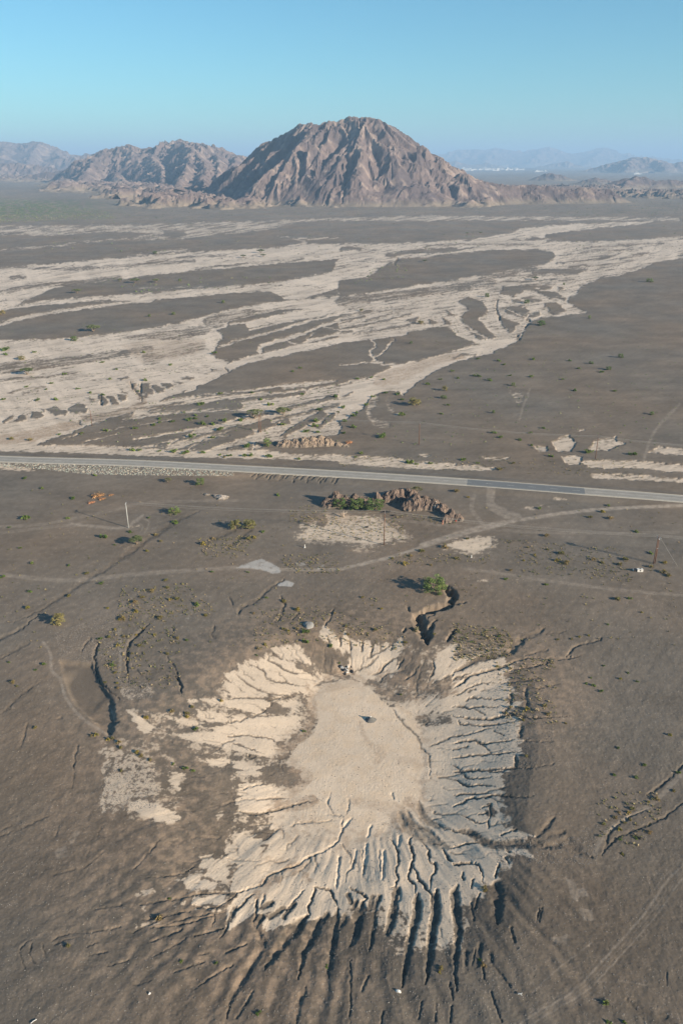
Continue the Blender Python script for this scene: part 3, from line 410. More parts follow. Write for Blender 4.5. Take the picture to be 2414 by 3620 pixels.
    g = g*(1+.22*ss(900, 2200, R2))[..., None]; g = g*(1+.13*farm*fbm(u/140.+v/50., v/14., 94, 3))[..., None]; g = g*(1+.10*farm*ss(.07, 0, np.abs(fbm(u/210.+v/80., v/70., 117, 3)))-.07*farm*ss(.06, 0, np.abs(fbm(u/160.+v/60., v/50., 118, 3))))[..., None]*(1-.12*sm)[..., None]; g = g*(1+.16*((.35+.65*near)*ss(-.2, .7, fbm(X/33., Y/33., 109, 3)))[..., None]*np.array([1., .72, .5])-.07)
    spk = ss(.55, .85, pn(X/.33, Y/.33, 93)+.25*m2+.5*st)*near*(1-sm*.8); g = g*(1+.8*spk)[..., None]
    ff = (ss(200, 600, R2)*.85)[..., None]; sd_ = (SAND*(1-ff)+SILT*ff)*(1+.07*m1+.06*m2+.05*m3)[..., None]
    sd_ = sd_*(1-farm*.10*(1+strk)-farm*.15*ss(.0, .6, fbm(u/170., (v+.15*u)/16., 133, 3)))[..., None]*(1+flo[..., None]*np.array([.0, -.015, -.035])*ss(-.3, .6, fbm(X/4., Y/4., 104, 3))[..., None]*2)
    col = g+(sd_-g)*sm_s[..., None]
    bk = np.clip(br*(.85+.8*m2+.5*fbm(X/.8, Y/.8, 96, 3)), 0, 1)*.85; bk = np.maximum(bk, .45*ss(.86, .99, r/rf)*ss(1.22, 1.04, r/rf)*ss(-.1, .5, fbm(X/1.8, Y/1.8, 105, 3)+.1)); col = col+(BRN*(1+.15*m3)[..., None]-col)*bk[..., None]
    fl = fill*.92; col = col+(g*.80-col)*fl[..., None]
    tk = np.clip(tr*(.8+.5*m2+.2*m3), 0, 1); col = col+(TRK-col)*np.clip(tk*1.25, 0, 1)[..., None]*(1-sm_s*.7)[..., None]
    wk = np.clip(ss(.25, .75, wh+(.35*m2+.3*m3)*(wh > .05)), 0, 1)*np.clip(wh, 0, 1)*.75; col = col+(WHT-col)*wk[..., None]
    sk = st*ss(.1, .5, pn(X/.5, Y/.5, 95)+.2*m2)*.22; col = col+(WHT*.36-col)*sk[..., None]
    tan = ring*(1-sm_s)*ss(.55, .9, r/rr)*ss(-.3, .5, m2+.3*m1)*.42*np.maximum(ss(-.3, .4, np.sin(th)), ss(.3, -.4, np.cos(th))); col = col+(BRN-col)*tan[..., None]
    grn = ss(520, 100, u)*ss(695, 720, v)*ss(790, 745, v)*ss(.0, .5, fbm(u/22., v/5., 97, 3)+.35); col = col+(np.array([.10, .13, .055])-col)*(.85*grn)[..., None]
    return z, col
def place(u, v, dz=0.0):
    z = 0.0
    for _ in range(6):
        X, Y = G(u, v, z); z = float(ground(np.array([float(X)]), np.array([float(Y)]), False)[0])
    return float(X), float(Y), z+dz
# ------------------------------------------------------------------ helpers for objects
def link(o, parent=None):
    scn.collection.objects.link(o)
    if parent is not None: o.parent = parent
    return o
def tag(o, label=None, cat=None, group=None, kind=None):
    if label: o['label'] = label
    if cat: o['category'] = cat
    if group: o['group'] = group
    if kind: o['kind'] = kind
    return o
def mesh_np(name, V, Fc, mat, parent=None, smooth_=True, col=None):
    """V (n,3); Fc (m,k) faces of k corners each"""
    me = bpy.data.meshes.new(name); V = np.asarray(V, np.float32); Fc = np.asarray(Fc, np.int32); n, k = Fc.shape
    me.vertices.add(len(V)); me.vertices.foreach_set('co', V.ravel())
    me.loops.add(n*k); me.loops.foreach_set('vertex_index', Fc.ravel())
    me.polygons.add(n); me.polygons.foreach_set('loop_start', np.arange(0, n*k, k, dtype=np.int32)); me.polygons.foreach_set('loop_total', np.full(n, k, np.int32))
    me.polygons.foreach_set('use_smooth', np.full(n, smooth_)); me.update(calc_edges=True)
    if col is not None:
        at = me.color_attributes.new('tint', 'FLOAT_COLOR', 'POINT'); c = np.ones((len(V), 4), np.float32); c[:, :3] = col; at.data.foreach_set('color', c.ravel())
    me.materials.append(mat); return link(bpy.data.objects.new(name, me), parent)
def grid_faces(n, m):
    i = np.arange(n*m).reshape(n, m); return np.stack([i[:-1, :-1], i[:-1, 1:], i[1:, 1:], i[1:, :-1]], -1).reshape(-1, 4)
def empty(name, loc): 
    o = bpy.data.objects.new(name, None); o.location = loc; o.empty_display_size = .3; return link(o)
class MB:
    def __init__(s): s.v = []; s.f = []
    def box(s, c, d, rz=0.0, tilt=None):
        M = Matrix.Rotation(rz, 3, 'Z'); M = M @ tilt if tilt is not None else M; n = len(s.v)
        for x in (-.5, .5):
            for y in (-.5, .5):
                for z in (-.5, .5): s.v.append(tuple(Vector(c)+M @ Vector((x*d[0], y*d[1], z*d[2]))))
        s.f += [tuple(n+i for i in q) for q in ((0, 1, 3, 2), (4, 6, 7, 5), (0, 4, 5, 1), (2, 3, 7, 6), (0, 2, 6, 4), (1, 5, 7, 3))]; return s
    def tube(s, P_, r, k=6):
        """P_ points, r radius or radii"""
        P_ = [Vector(p) for p in P_]; r = [r]*len(P_) if not hasattr(r, '__len__') else r; n0 = len(s.v)
        for i, p in enumerate(P_):
            d = (P_[min(i+1, len(P_)-1)]-P_[max(i-1, 0)]).normalized(); a = d.cross(Vector((.13, .21, 1)) if abs(d.z) < .9 else Vector((1, .1, 0))).normalized(); b = d.cross(a)
            for j in range(k):
                t = 2*math.pi*j/k; s.v.append(tuple(p+r[i]*(a*math.cos(t)+b*math.sin(t))))
        for i in range(len(P_)-1):
            for j in range(k): s.f.append((n0+i*k+j, n0+i*k+(j+1) % k, n0+(i+1)*k+(j+1) % k, n0+(i+1)*k+j))
        s.f.append(tuple(n0+j for j in range(k))[::-1]); s.f.append(tuple(n0+(len(P_)-1)*k+j for j in range(k))); return s
    def build(s, name, mat, parent=None, smooth_=False):
        me = bpy.data.meshes.new(name); me.from_pydata(s.v, [], s.f); me.validate(); me.materials.append(mat)
        if smooth_: me.polygons.foreach_set('use_smooth', [True]*len(me.polygons))
        return link(bpy.data.objects.new(name, me), parent)
def mat(name, c, rough=.9, noise=0.0, scale=1.0, attr=False, bump=0.0, bscale=None, metal=0.0, c2=None, spec=.25, space='Object', trans=0.0, vary=0.0):
    m = bpy.data.materials.new(name); m.use_nodes = True; n = m.node_tree; b = n.nodes['Principled BSDF']; N = n.nodes.new; L = n.links.new
    b.inputs['Roughness'].default_value = rough; b.inputs['Specular IOR Level'].default_value = spec; b.inputs['Metallic'].default_value = metal
    tc = N('ShaderNodeTexCoord'); src = tc.outputs[space]
    if attr: a = N('ShaderNodeAttribute'); a.attribute_name = 'tint'; base = a.outputs['Color']
    else: a = N('ShaderNodeRGB'); a.outputs[0].default_value = (*c, 1); base = a.outputs[0]
    if c2 is not None:
        t = N('ShaderNodeTexNoise'); t.inputs['Scale'].default_value = scale*.35; t.inputs['Detail'].default_value = 5; L(src, t.inputs['Vector'])
        mr = N('ShaderNodeMapRange'); mr.inputs[1].default_value = .4; mr.inputs[2].default_value = .62; L(t.outputs['Fac'], mr.inputs[0])
        mx = N('ShaderNodeMixRGB'); L(mr.outputs[0], mx.inputs[0]); L(base, mx.inputs[1]); mx.inputs[2].default_value = (*c2, 1); base = mx.outputs[0]
    if noise:
        t = N('ShaderNodeTexNoise'); t.inputs['Scale'].default_value = scale; t.inputs['Detail'].default_value = 6; t.inputs['Roughness'].default_value = .65; L(src, t.inputs['Vector'])
        mr = N('ShaderNodeMapRange'); mr.inputs[1].default_value = .3; mr.inputs[2].default_value = .7; mr.inputs[3].default_value = 1-noise; mr.inputs[4].default_value = 1+noise; L(t.outputs['Fac'], mr.inputs[0])
        vm = N('ShaderNodeVectorMath'); vm.operation = 'SCALE'; L(base, vm.inputs[0]); L(mr.outputs[0], vm.inputs['Scale']); base = vm.outputs[0]
    if vary:
        oi = N('ShaderNodeObjectInfo'); hs = N('ShaderNodeHueSaturation'); mr = N('ShaderNodeMapRange'); mr.inputs[3].default_value = 1-vary; mr.inputs[4].default_value = 1+vary; L(oi.outputs['Random'], mr.inputs[0])
        L(mr.outputs[0], hs.inputs['Value']); m2 = N('ShaderNodeMapRange'); m2.inputs[3].default_value = .5+vary*.08; m2.inputs[4].default_value = .5-vary*.08; L(oi.outputs['Random'], m2.inputs[0]); L(m2.outputs[0], hs.inputs['Hue']); L(base, hs.inputs['Color']); base = hs.outputs[0]
    L(base, b.inputs['Base Color'])
    if bump:
        t = N('ShaderNodeTexNoise'); t.inputs['Scale'].default_value = bscale or scale*2; t.inputs['Detail'].default_value = 5; L(src, t.inputs['Vector'])
        bp = N('ShaderNodeBump'); bp.inputs['Strength'].default_value = .6; bp.inputs['Distance'].default_value = bump; L(t.outputs['Fac'], bp.inputs['Height']); L(bp.outputs[0], b.inputs['Normal'])
    if trans:
        tr = N('ShaderNodeBsdfTranslucent'); L(base, tr.inputs[0]); ms = N('ShaderNodeMixShader'); ms.inputs[0].default_value = trans; L(b.outputs[0], ms.inputs[1]); L(tr.outputs[0], ms.inputs[2]); L(ms.outputs[0], n.nodes['Material Output'].inputs[0])
    return m
M = dict(
    ground=mat('ground', None, .92, .15, 4.5, attr=True, bump=.05, bscale=2.5),
    rock=mat('mountain_rock', None, .92, .22, .03, attr=True, bump=2.5, bscale=.05),
    asphalt=mat('asphalt', (.29, .27, .235), .85, .08, .8, c2=(.32, .295, .26)), asphalt_new=mat('new_asphalt', (.155, .16, .16), .8, .05, .5), shoulder=mat('shoulder_gravel', (.46, .41, .33), .95, .15, 1.5),
    paint=mat('road_paint', (.55, .53, .48), .7, .2, 1.0),
    leaf=mat('leaves', None, .75, attr=True, trans=.22, vary=.18), bark=mat('bark', (.26, .20, .145), .95, .2, 4), dead=mat('dead_twigs', (.50, .32, .21), .95, .2, 2),
    concrete=mat('concrete', (.36, .36, .34), .85, .08, 3), wood=mat('pole_wood', (.15, .08, .052), .85, .2, 3), steel=mat('galvanised_steel', (.42, .43, .43), .5, .05, 4, metal=.4), wire=mat('wire', (.40, .37, .33), .5, metal=.3), ceramic=mat('insulator_glaze', (.13, .11, .10), .3),
    outcrop=mat('outcrop_rock', None, .92, .28, 1.1, attr=True, bump=.3, bscale=1.6), stone=mat('stone', None, .9, .15, 3, attr=True), tuft=mat('dry_tufts', None, .9, attr=True), 
    rubber=mat('tyre_rubber', (.02, .02, .021), .8), tarp=mat('black_tarpaulin', (.018, .018, .02), .45, spec=.5), whitep=mat('white_board', (.58, .56, .52), .6), red=mat('red_cloth', (.45, .05, .03), .8), gravel=mat('heap_gravel', (.245, .235, .215), .95, .25, 5, bump=.05, bscale=8), gravel2=mat('dark_heap_gravel', (.13, .125, .115), .95, .25, 5, bump=.05, bscale=8),
    wall=mat('white_wall', (.62, .60, .56), .8), roof=mat('flat_roof', (.55, .5, .45), .8), glass=mat('dark_window', (.05, .06, .07), .2))
# ------------------------------------------------------------------ the ground: one sheet to the horizon
us = np.concatenate([-60-np.cumsum(np.geomspace(6, 900, 40))[::-1], np.arange(-60, 2476, 2.7), 2476+np.cumsum(np.geomspace(6, 900, 40))])
vs = np.concatenate([[573.5, 574.5, 575.6, 577, 578.5], np.arange(580, 820, 1.3), np.arange(820, 1700, 1.8), np.arange(1700, 3660, 2.5), 3660+np.cumsum(np.geomspace(4, 260, 36))])
U_, V_ = np.meshgrid(us, vs); X_, Y_ = G(U_, V_, 0.0)
Z_, C_ = [], []
for a in range(0, len(vs), 200):
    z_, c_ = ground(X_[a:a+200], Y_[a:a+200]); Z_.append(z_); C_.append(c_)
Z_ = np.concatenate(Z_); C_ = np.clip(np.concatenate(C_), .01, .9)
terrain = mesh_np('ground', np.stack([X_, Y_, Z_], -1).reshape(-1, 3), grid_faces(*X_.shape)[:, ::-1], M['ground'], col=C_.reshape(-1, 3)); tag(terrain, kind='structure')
del Z_, C_, X_, Y_, U_, V_
# ------------------------------------------------------------------ road
def ribbon(name, off0, off1, dz, m, x0=-1e9, x1=1e9, crown=.0):
    p = RXY[(RXY[:, 0] >= x0) & (RXY[:, 0] <= x1)]
    xs = np.linspace(max(x0, RXY[0, 0]), min(x1, RXY[-1, 0]), 160); ys = np.interp(xs, RXY[:, 0], RXY[:, 1]); sl = np.gradient(ys, xs); nx, ny = -sl/np.hypot(1, sl), 1/np.hypot(1, sl)
    V = []; 
    for o, z in ((off0, -.25), (off0+.02, 0), ((off0+off1)/2, crown), (off1-.02, 0), (off1, -.25)): V.append(np.stack([xs+nx*o, ys+ny*o, np.full_like(xs, .9+dz+z)], -1))
    V = np.stack(V, 1); return mesh_np(name, V.reshape(-1, 3), grid_faces(160, 5)[:, ::-1], m, smooth_=False)
_x = lambda u, v: float(G(u, v, .95)[0])
xa, xb = _x(1652, 1708), _x(2068, 1740)
tag(ribbon('road_shoulder', -4.4, 4.4, .04, M['shoulder']), kind='structure')
tag(ribbon('road', -3.35, 3.35, .10, M['asphalt'], x1=xa), kind='structure'); tag(ribbon('road', -3.5, 3.5, .105, M['asphalt_new'], xa, xb), kind='structure'); tag(ribbon('road', -3.35, 3.35, .10, M['asphalt'], x0=xb), kind='structure')
wear = mat('tyre_worn_asphalt', (.215, .2, .175), .85, .06, .8)
for x0_, x1_ in ((-1e9, xa), (xb, 1e9)):
    for a_, b_ in ((1.15, 1.6), (-2.0, -1.75)): tag(ribbon('road_wear', a_, b_, .104, wear, x0_, x1_), kind='structure')
mk = MB(); 
def dash(o, x0, x1, w=.07):
    n = max(2, int((x1-x0)/3)); xs = np.linspace(x0, x1, n); ys = np.interp(xs, RXY[:, 0], RXY[:, 1]); k = len(mk.v)
    for x, y in zip(xs, ys): mk.v.extend([(x, y+o-w, 1.012), (x, y+o+w, 1.012)])
    for i in range(n-1): mk.f.append((k+2*i, k+2*i+2, k+2*i+3, k+2*i+1))
for i in range(-30, 34): dash(0, i*9.0, i*9.0+3.0)
dash(3.1, -250, 290, .06); dash(-3.1, -250, 290, .06)
tag(mk.build('road_markings', M['paint']), kind='structure')
# ------------------------------------------------------------------ mountains
def erode(h, drops, steps=45, seed=1, k=.35, cap=5.0):
    rng = np.random.default_rng(seed); n, m = h.shape
    for b_ in range(max(1, drops//8000)):
        x = rng.uniform(1, m-3, 8000); y = rng.uniform(1, n-3, 8000); dx = np.zeros(8000); dy = dx.copy(); sp = np.ones(8000); w = np.ones(8000); sed = np.zeros(8000)
        for _ in range(steps):
            i = x.astype(int); j = y.astype(int); fx = x-i; fy = y-j
            a, b, c, d = h[j, i], h[j, i+1], h[j+1, i], h[j+1, i+1]
            gx = (b-a)*(1-fy)+(d-c)*fy; gy = (c-a)*(1-fx)+(d-b)*fx; h0 = a*(1-fx)*(1-fy)+b*fx*(1-fy)+c*(1-fx)*fy+d*fx*fy
            dx = dx*.25-gx*.75; dy = dy*.25-gy*.75; L = np.hypot(dx, dy)+1e-6; dx /= L; dy /= L
            x2 = np.clip(x+dx, 1, m-3); y2 = np.clip(y+dy, 1, n-3); i2 = x2.astype(int); j2 = y2.astype(int); f2 = x2-i2; g2 = y2-j2
            h1 = h[j2, i2]*(1-f2)*(1-g2)+h[j2, i2+1]*f2*(1-g2)+h[j2+1, i2]*(1-f2)*g2+h[j2+1, i2+1]*f2*g2
            dh = h1-h0; cp = np.maximum(-dh, .02)*sp*w*cap*.2; dep = np.where(dh > 0, np.minimum(dh, sed), np.maximum(0, sed-cp)*.25); er = np.where(dh > 0, 0, np.clip((cp-sed)*k, 0, np.maximum(-dh, 0)*.6))
            q = dep-er; sed = sed-q
            for (jj, ii, ww) in ((j, i, (1-fx)*(1-fy)), (j, i+1, fx*(1-fy)), (j+1, i, (1-fx)*fy), (j+1, i+1, fx*fy)): np.add.at(h, (jj, ii), q*ww)
            sp = np.sqrt(np.clip(sp*sp-dh*.5, .1, 20)); w *= .985; x, y = x2, y2
    return h
def ridges(X, Y, lines, prof=1.15, flute=1.0, seed=0):
    """highest of many ridge lines; each flank runs down from its crest with spurs and ravines. line: (slope, [(x,y,z)...])"""
    wx = X+16*fbm(X/180., Y/180., seed+1, 3); wy = Y+16*fbm(X/180., Y/180., seed+2, 3); H = np.full(X.shape, -60.0)
    for li, (slope, pts_) in enumerate(lines):
        p = np.array(pts_, float); L0 = 0.0
        for a, b in zip(p[:-1], p[1:]):
            d = b[:2]-a[:2]; l = np.hypot(*d)+1e-6; t = np.clip(((wx-a[0])*d[0]+(wy-a[1])*d[1])/l**2, 0, 1); dx, dy = wx-a[0]-t*d[0], wy-a[1]-t*d[1]; D = np.hypot(dx, dy)
            zc = a[2]+(b[2]-a[2])*t; Rr = np.maximum(zc, 5)/slope; q = np.clip(1-D/Rr, -.2, 1)
            al = L0+t*l+.0*D; side = np.sign(dx*d[1]-dy*d[0]); ang = np.arctan2(dy, dx)
            aa = al+ang*70*(np.minimum(np.abs(t-.5)*2, 1) > .98); fl = .9*(1-2.4*np.abs(pn(aa/88.+side*9, D/400., seed+li*7+3)))+.6*(.9-2.2*np.abs(pn(aa/37.+side*5, D/200., seed+li*7+4)))+.25*pn(aa/13., D/90., seed+li*7+5)-.75
            h = zc*np.sign(q)*np.abs(q)**prof+flute*fl*np.minimum(D*.30, 34)*np.clip(zc/200, .2, 1.2)*np.clip(q*3, 0, 1)
            H = np.maximum(H, h); L0 += l
    return H
def D(u, v, Yd): 
    x, y, z = at_depth(u, v, Yd); return (x, y, z)
def o_(s, Yd, dY=0.0):
    a = pts('o', s); n = len(a); return [D(a[i, 0], a[i, 1], Yd+dY*i/(n-1)) for i in range(n)]
def mcolor(X, Y, Z, seed, base=(.138, .104, .096), dark=(.092, .072, .072), pale=(.245, .188, .155), sc=1.0):
    n = fbm(X/(160*sc), Y/(160*sc), seed, 4); n2 = fbm(X/(33*sc)+Z/45., Y/(33*sc), seed+5, 3); st_ = pn((X*.8+Y*.3)/(26*sc)+2*n, Z/(160.*sc), seed+9)
    a, b, c = np.array(base), np.array(dark), np.array(pale)
    C = a+(b-a)*ss(-.1, .5, n+.3*n2)[..., None]; C = C+(c-C)*(.75*ss(.1, .6, n2*.6+st_*.7-.2*n))[..., None]
    return C*(1+.1*n2)[..., None]
def hf(name, x0, x1, y0, y1, step, lines, prof=1.15, flute=1.0, seed=0, drops=0, rough=6.0, tex=1.0, cols={}, extra=None, stepy=None):
    xs = np.arange(x0, x1, step); ys = np.arange(y0, y1, stepy or step); X, Y = np.meshgrid(xs, ys)
    H = ridges(X, Y, lines, prof, flute, seed)
    m = np.clip(H/60., 0, 1)
    scr = .35+.65*ss(-.35, .25, fbm(X/(230*tex), Y/(230*tex), seed+49, 2)); H = H+rough*m*scr*(ridged(X/(70.*tex), Y/(70.*tex), seed+50, 4, .55)-.9)*1.5
    if extra is not None: H = np.maximum(H, extra(X, Y))
    if drops:
        Hs = np.maximum(H, -4)/step; Hs = erode(Hs, drops, seed=seed); H = np.where(H < -3.5, H, Hs*step)
    H = H+m*scr*(3.4*tex**.5)*(ridged(X/(22.*tex), Y/(22.*tex), seed+70, 3, .55)-.8)
    C = mcolor(X, Y, H, seed+30, sc=tex, **cols); C = C+(GRAV*1.15-C)*ss(24*tex, 1, H+6*fbm(X/40., Y/40., 3, 2))[..., None]
    keep = (H > -14)
    f = grid_faces(*X.shape); k = keep.ravel()[f].any(1); f = f[k]; used = np.unique(f); rm = np.zeros(X.size, np.int32); rm[used] = np.arange(len(used))
    V = np.stack([X, Y, H], -1).reshape(-1, 3)[used]
    return tag(mesh_np(name, V, rm[f], M['rock'], None, False, col=C.reshape(-1, 3)[used]), kind='structure')
def low_hills(rg, s, amp, seed, win):
    def e(X, Y):
        w = win(X+60*fbm(X/150, Y/150, 5, 3), Y+90*fbm(X/150, Y/150, 6, 3)); return amp*w*(ridged(X/s, Y/(s*.8), seed, 4, .55)-.55)-8*(1-ss(0, .25, w))
    return e
def uv(X, Y, Z=0): return PR(X, Y, Z)
def band(segs):
    """window that is 1 where the point's place on the plain lies inside one of the listed boxes of the photograph (overview scale)"""
    def w(X, Y):
        u, v = PR(X, Y, 0); u = u*1568/2414; v = v*1568/2414; r = 0
        for a, b, c, d in segs: r = np.maximum(r, ss(a-25, a+25, u)*ss(b+25, b-25, u)*ss(c-3, c+4, v)*ss(d+3, d-4, v))
        return r
    return w
main = [
    (.66, o_('560 392 590 352 640 320 665 300 690 284 720 282 742 287 770 276', 3480, -340)),
    (.85, [D(768*1.5395, 275*1.5395, 3130), D(722*1.5395, 312*1.5395, 3050), D(662*1.5395, 362*1.5395, 2960), D(585*1.5395, 418*1.5395, 2860)]),
    (.62, o_('770 276 795 270 818 266 845 268 870 272 888 286 905 300 930 320 960 338 985 352 1010 358 1040 377 1070 397 1110 415 1150 425 1210 432', 3130, -130)),
    (.80, [D(720*1.5395, 284*1.5395, 3130), D(675*1.5395, 350*1.5395, 2960), D(630*1.5395, 412*1.5395, 2850)]),
    (.70, [D(818*1.5395, 267*1.5395, 3100), D(812*1.5395, 330*1.5395, 2960), D(770*1.5395, 385*1.5395, 2850), D(735*1.5395, 430*1.5395, 2780)]),
    (.85, [D(760*1.5395, 300*1.5395, 3060), D(735*1.5395, 360*1.5395, 2930), D(690*1.5395, 418*1.5395, 2830)]),
    (.75, [D(872*1.5395, 274*1.5395, 3080), D(900*1.5395, 335*1.5395, 2950), D(895*1.5395, 390*1.5395, 2840), D(905*1.5395, 440*1.5395, 2760)]),
    (.85, [D(850*1.5395, 300*1.5395, 3020), D(842*1.5395, 360*1.5395, 2900), D(820*1.5395, 420*1.5395, 2790)]),
    (.80, [D(932*1.5395, 320*1.5395, 3060), D(965*1.5395, 378*1.5395, 2920), D(985*1.5395, 430*1.5395, 2800)]),
    (.85, [D(925*1.5395, 350*1.5395, 2960), D(935*1.5395, 400*1.5395, 2860), D(950*1.5395, 445*1.5395, 2760)]),
    (.80, [D(1000*1.5395, 360*1.5395, 3020), D(1040*1.5395, 415*1.5395, 2880), D(1060*1.5395, 440*1.5395, 2800)]),
    (.5, o_('1060 398 1110 420 1160 428 1220 424 1290 432 1400 436', 2900, 100)),
]
k_ = 1.5395
left = [
    (.50, o_('150 392 185 378 215 358 240 345 270 340 300 333 325 341 352 341 372 330 395 325 412 321 432 328 452 325 475 334 500 346 530 352 560 357 585 378', 5900, -400)),
    (.62, [D(300*k_, 333*k_, 5800), D(325*k_, 378*k_, 5300), D(345*k_, 412*k_, 4850)]),
    (.65, [D(240*k_, 346*k_, 5800), D(205*k_, 383*k_, 5400), D(192*k_, 405*k_, 5100)]),
    (.72, [D(412*k_, 322*k_, 5700), D(445*k_, 345*k_, 5000), D(430*k_, 392*k_, 4300), D(400*k_, 425*k_, 3900)]),
    (.75, [D(450*k_, 346*k_, 4980), D(475*k_, 385*k_, 4400), D(470*k_, 418*k_, 3900), D(455*k_, 444*k_, 3450)]),
    (.75, [D(545*k_, 358*k_, 5400), D(530*k_, 392*k_, 4500), D(540*k_, 420*k_, 3900)]),
    (.75, [D(500*k_, 350*k_, 5300), D(500*k_, 395*k_, 4400), D(515*k_, 432*k_, 3650)]),
    (.7, [D(350*k_, 352*k_, 5500), D(372*k_, 395*k_, 4700), D(368*k_, 425*k_, 4200)]),
    (.7, [D(260*k_, 392*k_, 5200), D(285*k_, 415*k_, 4750)]), (.6, o_('60 402 110 396 150 400 180 408', 6300)),
]
hills1 = hf('mountain', -1750, 1500, 2360, 3900, 4.6, main, 1.1, 1.35, 11, 9000, 6.0, 1.0,
   extra=low_hills(None, 140., 27., 301, band([(540, 1120, 440, 474), (320, 500, 450, 477), (510, 620, 462, 478), (860, 1000, 462, 474), (1060, 1300, 432, 456)])))
hf('mountain', -2900, 300, 3250, 6900, 9, left, 1.1, 1.7, 17, 10000, 10.0, 1.25, extra=low_hills(None, 190., 30., 331, band([(120, 420, 420, 442), (-200, 200, 402, 418), (250, 640, 428, 462)])))
hf('hill', 300, 3200, 3300, 5200, 9, [(.5, o_('1120 428 1180 424 1240 428 1300 426 1380 430', 3900))], 1.0, 1.0, 19, 8000, 4.0, 1.2, extra=low_hills(None, 130., 22., 341, band([(1090, 1420, 432, 447), (1330, 1700, 444, 455)])))
hf('hill', -6500, -1800, 8000, 12500, 22, [(.45, o_('-120 318 -60 330 -20 324 15 326 48 329 75 324 100 326 130 342 160 352 200 355 235 362', 11000, -200)), (.5, [D(90*1.5395, 326*1.5395, 10900), D(60*1.5395, 375*1.5395, 9600)]), (.5, o_('-150 372 -60 362 10 368 60 378', 9200)), (.5, o_('80 380 130 366 190 356 220 352 270 350', 9600)), (.5, [D(130*1.5395, 345*1.5395, 10700), D(150*1.5395, 380*1.5395, 9400)]), (.5, [D(15*1.5395, 327*1.5395, 11000), D(0, 375*1.5395, 9400)])], 1.1, 1.2, 23, 24000, 14, 2.6)
hf('hill', -4600, -1700, 6200, 8300, 14, [(.45, o_('-120 392 -40 378 20 374 70 378 120 384 150 392', 7600)), (.5, o_('110 396 160 386 210 384 240 392', 7000))], 1.1, 1.1, 33, 16000, 8, 1.8)
hf('hill', 700, 5000, 3900, 7300, 13, [(.38, o_('1180 418 1215 412 1240 402 1266 396 1290 402 1320 412 1350 420', 6400)), (.40, o_('1350 432 1385 425 1420 413 1450 405 1475 405 1500 416 1530 412 1560 414 1640 404 1720 416', 4500, 200)), (.4, o_('1300 425 1340 414 1370 408 1400 414 1440 424', 5300)), (.5, [D(1455*1.5395, 406*1.5395, 4550), D(1425*1.5395, 430*1.5395, 4250)])], 1.15, .8, 43, 24000, 7, 1.2, cols=dict(base=(.10, .078, .076), pale=(.17, .125, .105)))
hf('hill', 1500, 9000, 9800, 14500, 32, [(.33, o_('1330 392 1370 383 1400 375 1430 367 1455 360 1485 359 1510 366 1540 372 1580 370 1650 362 1720 372', 11800)), (.4, [D(1450*1.5395, 360*1.5395, 11800), D(1440*1.5395, 386*1.5395, 10900)]), (.4, [D(1500*1.5395, 362*1.5395, 11800), D(1530*1.5395, 386*1.5395, 10900)])], 1.15, 1.2, 53, 24000, 14, 2.5)
hf('hill', 500, 7500, 17500, 21000, 50, [(.33, o_('1190 390 1230 382 1270 375 1300 371 1330 378 1370 383', 19000)), (.33, o_('1000 392 1025 372 1045 368 1075 378 1105 382 1130 386', 19000)), (.33, o_('1080 378 1120 374 1150 380', 19600))], 1.15, 1.2, 63, 8000, 16, 3)
hf('hill', -3500, 16000, 21500, 31000, 85, [(.30, o_('1000 356 1030 347 1060 343 1090 341 1115 344 1135 338 1170 343 1200 348 1235 340 1255 337 1285 345 1310 352 1340 349 1370 339 1390 338 1420 348 1460 358 1510 361 1570 365 1640 356 1700 362', 27000)), (.3, [D(1135*1.5395, 339*1.5395, 27000), D(1110*1.5395, 378*1.5395, 24000)]), (.3, [D(1255*1.5395, 338*1.5395, 27000), D(1210*1.5395, 376*1.5395, 24000)]), (.3, [D(1390*1.5395, 339*1.5395, 27000), D(1340*1.5395, 376*1.5395, 24000)]), (.3, o_('550 360 580 352 610 356', 27000))], 1.1, 1.4, 73, 24000, 45, 6)
# ------------------------------------------------------------------ plants
rng = np.random.default_rng(5)
def leaf_cloud(cent, rad, n, size, base, seed, flat=.8):
    r = np.random.default_rng(seed); cent = np.array(cent); k = r.integers(0, len(cent), n); p = r.normal(0, 1, (n, 3)); p /= np.linalg.norm(p, axis=1)[:, None]
    p = cent[k]+p*(np.array(rad)[k]*r.uniform(.35, 1.05, n)**.6)[:, None]*np.array([1, 1, flat])
    a = r.normal(0, 1, (n, 3)); a /= np.linalg.norm(a, axis=1)[:, None]; b = np.cross(a, r.normal(0, 1, (n, 3))); b /= np.linalg.norm(b, axis=1)[:, None]
    s = size*r.uniform(.6, 1.4, n)[:, None]; V = np.stack([p-a*s, p-b*s*.6, p+a*s, p+b*s*.6], 1).reshape(-1, 3)
    cl = r.uniform(.72, 1.28, len(cent))[k]*r.uniform(.8, 1.2, n); yel = r.uniform(0, 1, n)[:, None]
    C = np.array(base)*cl[:, None]*(1+yel*np.array([.35, .12, -.1])); return V, np.arange(n*4).reshape(-1, 4), np.repeat(C, 4, 0)
